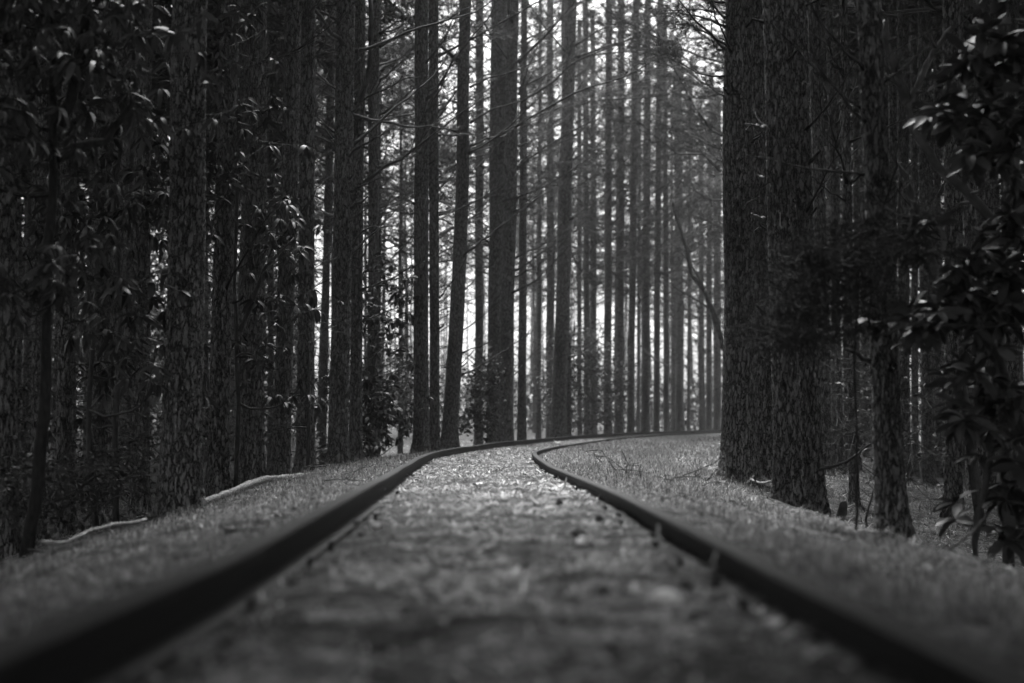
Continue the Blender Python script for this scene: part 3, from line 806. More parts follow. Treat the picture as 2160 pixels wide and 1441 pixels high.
# thick rising limb on the tree behind the stout stubby one
for o in list(bpy.data.objects):
    if o.get('label') == 'pine pressed close behind the stout stubby one, with a thick rising limb':
        L0 = np.array(o.location); pts = [at(760, 212, 24.8), at(771, 180, 24.6), at(779, 140, 24.5), at(783, 90, 24.5), at(784, 40, 24.5), at(779, -30, 24.5)]
        mb = MB(); mb.add(*tube(np.array(pts) - L0, [.055, .05, .046, .042, .04, .035], 10)); mb.obj('branch', M['dead'], o)

# ---- slimmer pines filling the depth of the forest: shared meshes, one object each
FAR_TR = []
for i in range(6):
    r_ = np.random.default_rng(500 + i); ph = r_.uniform(0, 9); ln = r_.normal(0, .25)
    FAR_TR.append(trunk_mesh('trunk', lambda z: (ln * z / 22 + .12 * (vnoise(z * .3 + ph, z * 0, 3) - .5), .1 * (vnoise(z * .3 + ph, z * 0 + 5, 3) - .5)), lambda z: np.maximum(.15 * (1 - np.maximum(z, 0) / 24), .02), 20, 20, .3, M['bark_fine'], 0, .25, i, 22.5))


def fill(count, xr, dr, label, group, rs, seed, lim_u=2.6, wmin=1.6):
    r_ = random.Random(seed); k = 0; tries = 0
    while k < count and tries < 4000:
        tries += 1
        px = r_.uniform(*xr); d = (r_.uniform(dr[0] ** 2, dr[1] ** 2)) ** .5
        x = (px - 1080) / F * d; s, u = track_su(x, d)
        if abs(u[0]) < lim_u: continue
        if any((x - a) ** 2 + (d - b2) ** 2 < wmin ** 2 for a, b2 in placed): continue
        placed.append((x, d)); k += 1
        root = link('pine_tree', None); tag(root, label, 'tree', group)
        root.location = (x, d, float(ground(x, d, False)[0]) - .05)
        root.rotation_euler = (0, 0, r_.uniform(0, 6.28)); w = r_.uniform(*rs)
        t = link('trunk', r_.choice(FAR_TR), root); t.scale = (w, w, 1)
        lw = 'left wood' in (group or '') and px < 440; c_ = link('crown', r_.choice(CR_NEAR if lw else CR_FAR), root); c_.rotation_euler = (0, 0, r_.uniform(0, 6.28)); k2_ = (1.3 if lw else .8 + .3 * w); c_.scale = (k2_, k2_, r_.uniform(.9, 1.1))
    return k


fill(46, (-80, 560), (20, 60), 'dim slim pine deep in the shaded wood at the left', 'pines deep in the left wood', (.6, 1.2), 1)
fill(16, (560, 880), (40, 90), 'slim pine in the hazy gap left of the close pair', 'pines in the left hazy gap', (.5, 1.0), 2)
fill(26, (900, 1530), (84, 130), 'faint slim pine far behind the bend of the track', 'faint pines beyond the bend', (.5, 1.0), 3, 3, 1.7)
fill(60, (1640, 2260), (24, 75), 'dim slim pine deep in the shaded wood at the right', 'pines deep in the right wood', (.6, 1.2), 4)

r_ = random.Random(33); k = 0  # pines outside the view, added only to shade the sides
for q in range(900):
    y = r_.uniform(2, 48); sx = r_.choice((-1, -1, 1)); x = sx * (abs(.39 * y) + r_.uniform(1.2, 9 if sx < 0 else 13))
    s, u = track_su(x, y)
    if abs(u[0]) < 3 or any((x - a) ** 2 + (y - b2) ** 2 < 2.6 ** 2 for a, b2 in placed): continue
    placed.append((x, y)); k += 1
    if k > 95: break
    root = link('pine_tree', None); tag(root, 'unseen pine added at the side to shade the wood', 'tree', 'unseen shade pines at the sides')
    root.location = (x, y, float(ground(x, y, False)[0]) - .05); w = r_.uniform(.9, 1.4)
    t = link('trunk', r_.choice(FAR_TR), root); t.scale = (w, w, 1)
    c_ = link('crown', r_.choice(CR_NEAR), root); c_.rotation_euler = (0, 0, r_.uniform(0, 6.28)); c_.scale = (1.55, 1.55, 1)
r_ = random.Random(12)  # unseen pines with oversized crowns, added to darken the near track
for x, y in ((-3.3, 3.6), (3.4, 2.6), (-3.0, -1.5), (3.1, -3), (-4.6, 6.8), (4.9, 5.4), (-6, 1), (6.4, -.5), (-8, 5), (8.2, 4.5), (-3.6, 7.0), (3.9, 7.4), (-4.7, 9.8), (5.0, 10.2), (-3.2, -6.5), (3.3, -7), (-3.5, .8), (3.6, .2), (-5, -3.6), (5.2, -3.4), (-2.9, 2.4), (2.95, 1.3), (-2.9, -3.6), (2.9, -1)):
    root = link('pine_tree', None); tag(root, 'unseen pine added round the camera to shade the near ground', 'tree', 'added shade pines round the camera')
    root.location = (x, y, float(ground(x, y, False)[0]) - .05)
    t = link('trunk', r_.choice(FAR_TR), root); w = r_.uniform(.9, 1.3); t.scale = (w, w, 1)
    wide = abs(x) < 4 and y > 0; c_ = link('crown', CR_NEAR[0], root); c_.rotation_euler = (0, 0, r_.uniform(0, 6.28)); c_.scale = (2.1, 2.1, 1) if wide else (1.8, 1.8, 1)

MARK = [(18, 'left edge pine'), (120, 'forked dark broadleaf tree'), (300, 'trunk left of the scarred pine'), (384, 'big scarred left pine'), (461, 'shaggy grey left pine'), (532, 'dark pine by the log'), (620, 'dark pair by the log end'), (714, 'stout stubby pine'), (786, 'grey flecked pine'),
        (900, 'close pair beside the rail'), (950, 'bowed leaning pine'), (1067, 'thick pines on the bend'), (1185, 'curved centre pine'), (1281, 'straight dark pine by the bush'), (1361, 'bleached hanging branch'), (1433, 'broad grey hazy pine'), (1503, 'dead forked snag'), (1600, 'large right group'), (1741, 'broken stump'),
        (1860, 'leaning flaky right pine'), (1950, 'bare crooked sapling'), (2006, 'thick dim right pine'), (2110, 'right edge leaf whorls')]
ORD = ['nearest', 'second nearest', 'third nearest', 'fourth nearest', 'fifth nearest', 'sixth nearest', 'seventh nearest', 'eighth nearest', 'ninth nearest', 'tenth nearest', 'eleventh nearest', 'twelfth nearest'] + [q + ' nearest' for q in ('thirteenth', 'fourteenth', 'fifteenth', 'sixteenth', 'seventeenth', 'eighteenth', 'nineteenth', 'twentieth', 'last', 'last', 'last', 'last')]
seen_ = {}
for o in bpy.data.objects:
    if o.get('group') in ('pines deep in the left wood', 'pines in the left hazy gap', 'faint pines beyond the bend', 'pines deep in the right wood'):
        px = 1080 + o.location.x / o.location.y * F; m = min(MARK, key=lambda q: abs(q[0] - px)); seen_.setdefault((m[1], 'left' if px < m[0] else 'right', o['group']), []).append(o)
for (nm, sd2, gr_), lst in seen_.items():
    lst.sort(key=lambda q: q.location.y)
    w0 = 'faint thin' if 'beyond' in gr_ else 'grey slim' if 'hazy' in gr_ else 'dim slim'
    for k, o in enumerate(lst): o['label'] = f"{w0} pine {ORD[k]} behind and {sd2} of the {nm}"

# ------------------------------------------------------------------ broad-leaved shrubs
def leaf_template(fold=.18, droop=.35, wmax=.15):
    t = np.array([0, .12, .35, .65, .88, 1.0]); w = np.array([.015, .55, .95, 1, .6, .03]) * wmax
    z = -droop * t ** 2; x = t * (1 - .12 * droop * t)
    V = []
    for a, b2, c_ in zip(x, w, z): V += [(a, -b2, c_ + fold * b2), (a, 0, c_), (a, b2, c_ + fold * b2)]
    Q = []
    for i in range(5): Q += [(3 * i, 3 * i + 1, 3 * i + 4, 3 * i + 3), (3 * i + 1, 3 * i + 2, 3 * i + 5, 3 * i + 4)]
    return np.array(V), np.array(Q)


def whorls(mb, P, D, r_, L, nl=(6, 10), droop=.5, wmax=.15):
    for p, d in zip(P, D):
        n = r_.integers(*nl); V0, Q0 = leaf_template(r_.uniform(-.1, .7), droop * r_.uniform(.3, 1.6), wmax * r_.uniform(.8, 1.2))
        az = np.arange(n) * 2 * np.pi / n + r_.uniform(0, 6) + r_.normal(0, .25, n); el = r_.normal(-.05, .45, n) - .35 * droop
        dirs = np.stack([np.cos(az) * np.cos(el), np.sin(az) * np.cos(el), np.sin(el)], 1)
        B = rot_to(np.array([d]), np.array([r_.uniform(0, 6)]))[0]   # columns: d, y, z
        mixd = dirs * .85 + (d / np.linalg.norm(d))[None] * .45
        Rm = rot_to(mixd, r_.normal(0, .5, n)); l = L * r_.uniform(.65, 1.15, n)
        V = np.einsum('nij,vj->nvi', Rm, V0) * l[:, None, None] + p
        m = len(V0); mb.add(V.reshape(-1, 3), (Q0[None] + np.arange(n)[:, None, None] * m).reshape(-1, 4))


def shrub(name, label, cat, base, targets, L, r0=.03, trunkpts=None, leafmat='leaf', stemmat='smooth', droop=.5, wmax=.15, nl=(6, 10), seed=1, step=.35, extra=2, sag=.1, foliage=True, group=None, spread=.25):
    """stems grow from the base towards each target; a whorl of leaves ends each twig"""
    r_ = np.random.default_rng(seed); base = np.asarray(base, float); T = np.asarray(targets, float) - base
    skel = [np.zeros(3)]; rad = [r0]
    ms = MB(); ml = MB()
    if trunkpts is not None:
        for tp in trunkpts:
            tp = np.asarray(tp, float) - base
            a = np.concatenate([np.linspace(tp[i], tp[i + 1], 5, endpoint=False) for i in range(len(tp) - 1)] + [tp[-1:]]); a = wig(a, .006, r_)
            rr = np.linspace(r0, r0 * .45, len(a)); ms.add(*tube(a, rr, 10)); skel += list(a); rad += list(rr)
    order = np.argsort(np.linalg.norm(T, axis=1))
    LP = []; LD = []
    for k in order:
        t = T[k]; A = np.array(skel); dist = np.linalg.norm(A - t, axis=1) + .35 * np.maximum(0, A[:, 2] - t[2])
        i = int(np.argmin(dist)); a = A[i]; n = max(3, int(np.linalg.norm(t - a) / (step * .5)) + 2)
        tt = np.linspace(0, 1, n)[:, None]; c_ = a + (t - a) * tt; c_[:, 2] -= (sag * np.linalg.norm(t - a) * np.sin(tt[:, 0] * np.pi)) * (1 if t[2] > a[2] else -1)
        c_[1:] += r_.normal(0, .012, (n - 1, 3))
        ra = min(rad[i] * .7, .02); rr = np.linspace(ra, max(.0025, ra * .4), n); ms.add(*tube(c_, rr, 5, False))
        skel += list(c_[1:]); rad += list(rr[1:])
        d = c_[-1] - c_[-2]; d /= np.linalg.norm(d) + 1e-9; LP.append(c_[-1]); LD.append(d)
        for q in range(extra):
            e = c_[-1 if n < 4 else -2] + r_.normal(0, spread, 3) * np.array([1, 1, .7]); ms.add(*tube(np.stack([c_[-2], (c_[-2] + e) / 2 + [0, 0, -.02], e]), [.004, .003, .002], 4, False))
            dd = e - c_[-2]; LP.append(e); LD.append(dd / (np.linalg.norm(dd) + 1e-9))
    root = link(name, None); root.location = base; tag(root, label, cat, group)
    ms.obj('stem', M[stemmat], root)
    if foliage:
        whorls(ml, LP, LD, r_, L, nl, droop, wmax); ml.obj('foliage', M[leafmat], root)
    return root


def blob_targets(blobs, seed):
    r_ = np.random.default_rng(seed); out = []
    for (cx, cy_, rx, ry, n, d0, d1) in blobs:
        for q in range(n):
            a, rr = r_.uniform(0, 6.28), r_.random() ** .5
            out.append(at(cx + rx * rr * math.cos(a), cy_ + ry * rr * math.sin(a), r_.uniform(d0, d1)))
    return out


def gp(px, d): x = (px - 1080) / F * d; return np.array([x, d, float(ground(x, d, False)[0]) - .03])


# the forked dark broadleaf tree at the left
shrub('broadleaf_tree', 'dark forked broadleaf tree with drooping leaf whorls at the far left', 'tree', gp(60, 10.2),
      blob_targets([(70, 70, 110, 90, 24, 9, 12), (230, 90, 110, 90, 26, 9.5, 12), (60, 300, 90, 120, 12, 9, 11), (240, 260, 70, 70, 9, 10, 12), (80, 560, 90, 110, 9, 9, 11), (-60, 200, 60, 200, 12, 9, 11), (100, -60, 180, 60, 24, 9, 12)], 3),
      .135, .048, [[gp(60, 10.2), at(82, 1000, 10.2), at(100, 800, 10.2), at(112, 600, 10.2), at(120, 430, 10.2), at(125, 265, 10.2), at(128, 120, 10.3), at(120, -80, 10.3)],
                  [at(125, 265, 10.2), at(148, 205, 10.2), at(158, 140, 10.1), at(170, 40, 10), at(190, -60, 10)],
                  [at(121, 330, 10.2), at(170, 318, 10.3), at(230, 300, 10.5), at(280, 222, 10.6)]], droop=.9, seed=5, extra=2, stemmat='dark')
shrub('rhododendron', 'tall rhododendron with drooping pale leaf whorls left of the big scarred pine', 'shrub', gp(250, 15),
      blob_targets([(290, 290, 70, 90, 14, 13.6, 16), (330, 420, 50, 60, 12, 13.6, 15), (200, 430, 110, 60, 13, 13, 16), (130, 470, 70, 50, 6, 12.5, 14), (230, 640, 70, 60, 13, 12.5, 14), (290, 780, 60, 70, 7, 13, 15), (330, 180, 60, 120, 12, 13.6, 16), (220, 180, 80, 80, 10, 14, 16), (170, 840, 90, 70, 6, 14, 16)], 4),
      .15, .035, [[gp(250, 15), at(240, 900, 15), at(255, 650, 15), at(240, 420, 15), at(270, 200, 15)], [gp(210, 14.4), at(190, 900, 14.4), at(200, 700, 14.3), at(170, 480, 14.2)]], droop=1.0, seed=6, extra=2)
shrub('rhododendron', 'rhododendron reaching right of the big scarred pine across the dark pair', 'shrub', gp(500, 17.5),
      blob_targets([(470, 130, 35, 110, 11, 15, 17.5), (520, 300, 50, 120, 12, 15, 17), (470, 420, 40, 80, 9, 15, 17), (590, 440, 55, 45, 9, 16, 18), (630, 520, 45, 30, 8, 16, 18), (580, 640, 60, 40, 8, 16, 18), (660, 640, 30, 30, 3, 17, 18), (540, 720, 50, 60, 7, 16, 18), (590, 850, 50, 50, 5, 17, 19), (580, 240, 25, 14, 3, 17, 17.6), (520, 40, 40, 50, 6, 15.5, 17)], 5),
      .15, .03, [[gp(500, 17.5), at(505, 850, 17.2), at(500, 600, 17), at(510, 350, 16.8), at(490, 100, 16.5)], [at(505, 700, 17), at(560, 560, 17), at(620, 500, 17.2)]], droop=.9, seed=7, extra=1)
# right: near whorls
shrub('rhododendron', 'near rhododendron with large glossy leaf whorls along the right edge', 'shrub', gp(2190, 9.73),
      blob_targets([(2110, 60, 60, 60, 8, 9.0, 10.4), (2080, 130, 60, 50, 7, 9.0, 10.4), (2010, 240, 60, 25, 6, 9.0, 10.4), (2100, 250, 60, 50, 9, 9.0, 10.4), (2120, 340, 40, 50, 6, 9.0, 10.4), (2140, 480, 30, 40, 4, 9.0, 10.4), (2110, 570, 60, 70, 12, 9.0, 10.4), (2030, 570, 40, 30, 5, 9.0, 10.4), (2000, 640, 40, 40, 6, 9.0, 10.4), (1920, 680, 55, 14, 6, 9.0, 10.4), (2110, 700, 60, 60, 9, 9.0, 10.4), (2040, 800, 40, 40, 6, 9.0, 10.4), (2110, 860, 50, 70, 9, 9.0, 10.4), (2060, 900, 40, 30, 4, 9.0, 10.4), (2150, 1010, 40, 60, 6, 9.0, 10.4), (2200, 400, 40, 400, 16, 9.0, 10.4), (2120, 1120, 50, 30, 4, 9.0, 10.4)], 8),
      .19, .035, [[gp(2190, 9.73), at(2170, 950, 9.73), at(2185, 700, 9.73), at(2170, 400, 9.86), at(2185, 100, 9.98)], [at(2172, 940, 9.73), at(2110, 760, 9.60), at(2060, 680, 9.34), at(1980, 690, 9.09)], [at(2180, 480, 9.86), at(2110, 300, 9.86), at(2020, 240, 9.73)]], droop=.35, wmax=.17, nl=(7, 11), seed=8, extra=1, spread=.16)
# centre
shrub('rhododendron', 'broad-leaved shrub catching light below the bright gap', 'shrub', gp(815, 30),
      blob_targets([(800, 600, 40, 60, 10, 29, 31), (815, 700, 40, 60, 18, 29, 31), (840, 640, 25, 20, 6, 29, 30), (790, 830, 50, 70, 26, 28.5, 31), (810, 900, 50, 50, 24, 28, 30), (720, 940, 60, 40, 12, 27, 29), (700, 830, 40, 60, 8, 29, 31)], 9),
      .17, .03, None, droop=.6, seed=9, extra=2, wmax=.18)
shrub('bush', 'small-leaved pale bush at the foot of the thick pine on the bend', 'shrub', gp(1018, 38),
      blob_targets([(1020, 840, 38, 70, 70, 37, 39.5), (1035, 790, 30, 50, 30, 37, 39), (1010, 890, 40, 30, 30, 37, 39)], 10),
      .085, .02, None, 'leaf_small', droop=.3, seed=10, extra=4, wmax=.26, nl=(5, 8), spread=.14)
shrub('bush', 'dark dense bush at the foot of the curved centre pine', 'shrub', gp(1230, 56),
      blob_targets([(1215, 730, 55, 45, 90, 53, 56), (1270, 800, 60, 50, 80, 54, 57), (1170, 800, 45, 50, 50, 52, 55), (1230, 860, 90, 45, 90, 54, 58)], 11),
      .085, .03, None, 'leaf_small', droop=.3, seed=11, extra=6, wmax=.26, nl=(5, 8), spread=.3)
shrub('bush', 'low dark undergrowth bush between the broad-leaved shrub and the close pair', 'shrub', gp(850, 33),
      blob_targets([(850, 820, 70, 70, 90, 32, 35), (790, 790, 60, 50, 40, 33, 36)], 12),
      .08, .02, None, 'leaf_small', droop=.3, seed=12, extra=4, wmax=.2, nl=(5, 8), spread=.18)
shrub('bush', 'dim tangled undergrowth at the foot of the far left trees', 'shrub', gp(60, 12),
      blob_targets([(60, 1050, 80, 80, 40, 10.5, 13), (180, 1010, 80, 60, 40, 12, 15), (260, 960, 60, 50, 20, 14, 17)], 13),
      .07, .015, None, 'leaf_small', droop=.3, seed=13, extra=3, wmax=.22, nl=(4, 8), spread=.16)

# hemlock sapling, dark and feathery
def hemlock(label, base, blobs, seed, cnt=16, L=.02, trunkpts=None):
    r_ = np.random.default_rng(seed); root = shrub('hemlock_sapling', label, 'tree', base, blob_targets(blobs, seed), .1, .010, trunkpts, stemmat='dark', foliage=False, seed=seed, extra=4, sag=-.04, spread=.16)
    T = np.array(blob_targets(blobs, seed)) - base; P = []; D = []
    for t in T:
        for q in range(11):
            e = r_.normal(0, 1, 3) * [.2, .2, .06]; n = 9
            for w in range(n): P.append(t + e * (.1 + w / n) + [0, 0, -.06 * (w / n) ** 2]); D.append(e / (np.linalg.norm(e) + 1e-6))
    V, Tn = needles_at(np.array(P), np.array(D), r_, cnt, L, .0022, .8); mb = MB(); mb.add(V, None, Tn); mb.obj('foliage', M['hemlock'], root, False)


hemlock('dark feathery hemlock sapling in front of the right group of pines', gp(1800, 9.2),
        [(1740, 560, 90, 60, 26, 8.6, 9.6), (1700, 660, 70, 50, 18, 8.4, 9.4), (1660, 715, 60, 25, 9, 8.2, 9), (1800, 500, 60, 50, 14, 8.8, 9.8), (1900, 480, 60, 45, 14, 9, 10), (1800, 640, 60, 80, 18, 8.8, 9.8), (1920, 540, 40, 30, 6, 9, 10)], 21,
        trunkpts=[[gp(1800, 9.2), at(1806, 900, 9.2), at(1800, 700, 9.2), at(1815, 430, 9.3)]])

# bare, leafless understorey
def bare(label, base, blobs, seed, r0=.02, trunkpts=None, mat='smooth', name='bare_sapling', extra=3, spread=.2):
    return shrub(name, label, 'tree', base, blob_targets(blobs, seed), .1, r0, trunkpts, stemmat=mat, foliage=False, seed=seed, extra=extra, sag=.05, spread=spread)


bare('thin smooth bare sapling standing in front of the dark pair of pines', gp(650, 19),
     [(690, 680, 40, 30, 5, 18.6, 19.4), (620, 690, 40, 20, 4, 18.6, 19.4), (660, 560, 40, 60, 5, 18.6, 19.4), (670, 960, 30, 40, 3, 18.6, 19.4), (600, 910, 30, 30, 3, 18.6, 19.4)], 31, .028, [[gp(650, 19), at(653, 880, 19), at(655, 722, 19)]])
bare('bare crooked dark sapling arching left at the right side', gp(2120, 12),
     [(1990, 80, 50, 60, 6, 11.6, 12.4), (1880, 130, 40, 60, 6, 11.6, 12.4), (2010, 200, 60, 60, 6, 11.6, 12.4), (1960, 420, 60, 40, 7, 11.6, 12.4), (2080, 360, 60, 60, 8, 11.6, 12.4), (1900, 350, 30, 20, 3, 11.8, 12.4), (2060, 620, 60, 80, 8, 11.6, 12.4), (1980, 520, 60, 60, 7, 11.6, 12.4)], 32, .05,
     [[gp(2120, 12), at(2110, 800, 12), at(2095, 560, 12), at(2090, 466, 12), at(2027, 392, 12), at(1981, 354, 12), at(1942, 295, 12), at(1919, 256, 12), at(1913, 218, 12), at(1930, 170, 12), at(1950, 132, 12), at(1990, 60, 12)],
      [at(1913, 218, 12), at(1900, 180, 12), at(1870, 110, 12), at(1862, 60, 12)]], mat='dead')
bare('leafless twiggy undergrowth left of the leaning flaky pine', gp(1850, 15),
     [(1780, 720, 60, 60, 14, 14, 16), (1800, 850, 60, 80, 16, 14, 16), (1960, 740, 60, 90, 16, 13, 16), (1950, 900, 70, 80, 16, 13, 16), (1760, 950, 40, 60, 8, 14, 16)], 33, .02, None, 'dead', extra=4, spread=.3)
bare('leafless twigs tangled among the shaded trunks left of the big scarred pine', gp(150, 15),
     [(170, 760, 150, 100, 22, 14, 17), (100, 600, 100, 100, 12, 13, 16), (300, 900, 60, 70, 10, 15, 17), (150, 300, 120, 120, 16, 13, 16)], 34, .02, None, 'dead', extra=4, spread=.3)
bare('fine bare twigs rising among the pines behind the bleached log', gp(600, 23),
     [(560, 880, 60, 80, 12, 22, 25), (680, 780, 40, 90, 9, 24, 27), (480, 930, 60, 60, 10, 20, 23), (700, 420, 20, 100, 8, 23, 25)], 35, .015, None, 'dead', extra=4, spread=.3)
bare('bare pale saplings thicket beyond the brightest gap', gp(1470, 96),
     [(1470, 780, 30, 100, 24, 94, 100), (1470, 860, 30, 40, 14, 94, 100), (1340, 820, 60, 80, 14, 94, 100)], 36, .05, None, 'dead', extra=4, spread=.9)

def undergrowth(label, boxes, seed, L=.13):
    r_ = np.random.default_rng(seed); P = []; D = []
    for (px0, px1, d0, d1, hmax, cnt) in boxes:
        for q in range(cnt):
            px = r_.uniform(px0, px1); d = r_.uniform(d0, d1); x = (px - 1080) / F * d
            hh = hmax * (.35 + .9 * vnoise(np.array([x * .5]), np.array([d * .3]), seed)[0]); z = float(ground(x, d, False)[0]) + hh * r_.random() ** .8
            P.append((x, d, z)); D.append((r_.normal(0, .6), r_.normal(0, .6), 1))
    mb = MB(); whorls(mb, np.array(P), np.array(D, float), r_, L, (4, 7), .6, .2)
    return tag(mb.obj('undergrowth', M['leaf_small']), label, 'undergrowth', kind='stuff')


undergrowth('dim leafy undergrowth massed deep in the left wood', [(-60, 640, 32, 58, 8.5, 2600), (-60, 560, 24, 36, 3.6, 800), (600, 800, 34, 50, 2.2, 260)], 51)
undergrowth('tall dim young growth closing the view behind the left wood', [(-100, 660, 58, 95, 15.0, 8500)], 54, .38)
undergrowth('faint leafy undergrowth in the haze beyond the last pines', [(-150, 2300, 92, 125, 5.0, 2600), (-150, 2300, 125, 170, 9.0, 2600)], 53, .55)
undergrowth('dim leafy undergrowth massed deep in the right wood', [(1700, 2230, 34, 60, 5.0, 1300), (1760, 2230, 24, 36, 2.2, 350)], 52)
# leaning dead stems
def pole(name, label, cat, pts, r0, r1, mat, group=None, wg=.004, n=4, side=(), kind_branch='branch', nn=8, seed=3):
    r_ = np.random.default_rng(seed); P = np.array(pts)
    A = np.concatenate([np.linspace(P[i], P[i + 1], n, endpoint=False) for i in range(len(P) - 1)] + [P[-1:]]); A = wig(A, wg, r_)
    b0 = A[0].copy(); mb = MB(); rr = np.linspace(r0, r1, len(A)) * (1 + .12 * r_.normal(0, 1, len(A))); mb.add(*tube(A - b0, rr, nn)); o = mb.obj(name, M[mat]); o.location = b0; tag(o, label, cat, group)
    for sp, a, b2 in side:
        q = MB(); sp = np.array(sp); B = np.concatenate([np.linspace(sp[i], sp[i + 1], 4, endpoint=False) for i in range(len(sp) - 1)] + [sp[-1:]]); q.add(*tube(wig(B, wg, r_) - b0, np.linspace(a, b2, len(B)), 6)); q.obj(kind_branch, M[mat], o)
    return o


pole('dead_snag', 'dead forked snag leaning left beside the large right pine', 'dead tree', [gp(1560, 60), at(1535, 760, 60), at(1516, 703, 60), at(1500, 647, 60), at(1492, 621, 60), at(1466, 580, 60), at(1454, 520, 60), at(1436, 467, 60), at(1425, 419, 60)], .13, .05, 'dead', wg=.02,
     side=[([at(1495, 650, 60), at(1465, 628, 60), at(1440, 613, 60), at(1410, 593, 60)], .05, .025), ([at(1485, 612, 60), at(1460, 570, 60), at(1435, 537, 60)], .06, .03), ([at(1454, 520, 60), at(1462, 512, 60)], .06, .03)])
pole('leaning_dead_tree', 'pale thin dead stem leaning across the dim right wood', 'dead tree', [at(1900, 342, 18), at(1915, 385, 18), at(1940, 470, 18), at(1965, 540, 17.8), at(1995, 640, 17.5), at(2040, 820, 17), gp(2070, 16.6)], .035, .06, 'smooth', wg=.005)
pole('leaning_dead_tree', 'smooth grey leaning stem at the lower right edge', 'dead tree', [gp(2050, 9.6), at(2060, 1090, 9.6), at(2078, 1010, 9.6), at(2094, 930, 9.6), at(2100, 850, 9.6), at(2120, 700, 9.7)], .026, .02, 'smooth')
pole('leaning_dead_tree', 'short smooth stem leaning left at the lower right edge behind the other', 'dead tree', [gp(2170, 11.5), at(2142, 1030, 11.5), at(2125, 960, 11.5), at(2110, 900, 11.5), at(2060, 760, 11.6)], .03, .02, 'smooth')

# fallen wood on the verges
def gz1(px, py, Y, lift=0): p = at(px, py, Y); return p


pole('fallen_log', 'bleached bent log lying on the left verge beside the dark pines', 'log', [at(425, 1062, 13.10), at(470, 1044, 13.50), at(520, 1025, 14.10), at(560, 1013, 14.70), at(605, 1006, 15.50), at(660, 1002, 16.50), at(712, 998, 17.50)], .042, .022, 'pale', wg=.003, n=6, nn=12,
     side=[([at(520, 1036, 14.00), at(570, 1028, 14.70), at(612, 1018, 15.50)], .014, .016), ([at(680, 1010, 17.50), at(704, 998, 17.60), at(722, 984, 17.70)], .007, .003)])
pole('fallen_branch', 'crooked grey fallen branch at the foot of the slope, far left', 'branch', [at(86, 1143, 8.6), at(125, 1142, 8.7), at(160, 1134, 8.8), at(200, 1119, 9), at(255, 1108, 9.4), at(315, 1094, 9.9)], .012, .009, 'pale', wg=.004, n=5, side=[([at(230, 1116, 10.5), at(248, 1140, 10.4), at(260, 1160, 10.3)], .006, .003), ([at(232, 1114, 10.5), at(222, 1090, 10.5), at(215, 1075, 10.5)], .005, .003)])
pole('fallen_branch', 'thin dark fallen branch below the crooked one at the far left', 'branch', [at(60, 1160, 9.0), at(110, 1163, 9.1), at(155, 1160, 9.3)], .009, .006, 'dead')
pole('fallen_branch', 'pale broken branch poking out between the feet of the right pines', 'branch', [at(1583, 1011, 16.6), at(1600, 1017, 16.4), at(1618, 1017, 16.2), at(1642, 1012, 16)], .014, .018, 'pale', side=[([at(1590, 1014, 16.6), at(1583, 1006, 16.6)], .007, .004)])
pole('fallen_branch', 'grey branch propped against the dark right pine, rising to the right', 'branch', [at(1728, 991, 14.2), at(1760, 980, 14.1), at(1790, 967, 14), at(1815, 955, 14), at(1842, 938, 13.9)], .018, .009, 'smooth', wg=.006)
pole('fallen_branch', 'long pale stick leaning up from the right verge', 'branch', [at(1985, 1172, 7.6), at(2020, 1143, 7.8), at(2055, 1112, 8), at(2080, 1090, 8.2), at(2098, 1082, 8.3)], .008, .005, 'smooth', side=[([at(2045, 1120, 8), at(2080, 1102, 8.1)], .004, .002)])
pole('twig', 'small white twig standing in the grass before the dark right pine', 'twig', [at(1675, 1070, 11.5), at(1681, 1086, 11.5), at(1688, 1104, 11.5)], .007, .007, 'pale')
pole('twig', 'pale forked twig in the grass right of the white one', 'twig', [at(1709, 1100, 11.3), at(1705, 1086, 11.3), at(1707, 1075, 11.3)], .004, .003, 'pale', side=[([at(1707, 1095, 11.3), at(1718, 1086, 11.3), at(1728, 1078, 11.3)], .004, .002)])
pole('twig', 'pale curved twig lying on the slope before the right pines', 'twig', [at(1574, 1046, 14.0), at(1590, 1054, 13.8), at(1612, 1066, 13.5), at(1640, 1076, 13.2)], .009, .005, 'pale')
pole('hanging_branch', 'bleached bent branch caught high between the pines of the bend', 'branch', [at(1345, 728, 62), at(1353, 729, 62), at(1364, 744, 62), at(1378, 755, 62), at(1395, 765, 62), at(1414, 772, 62)], .035, .03, 'pale', wg=.01)
o = pole('broken_stump', 'short black broken stump leaning right on the shaded slope', 'stump', [gp(1769, 14), at(1772, 1095, 14), at(1776, 1075, 14), at(1780, 1058, 14)], .055, .035, 'dead', wg=.003)
bare('crooked small bare sapling between the stump and the leaning flaky pine', gp(1822, 13), [(1835, 1010, 15, 20, 4, 12.8, 13.2), (1815, 1040, 15, 20, 3, 12.8, 13.2)], 41, .014, [[gp(1822, 13), at(1826, 1080, 13), at(1838, 1030, 13)]], 'dead', extra=1, spread=.1)

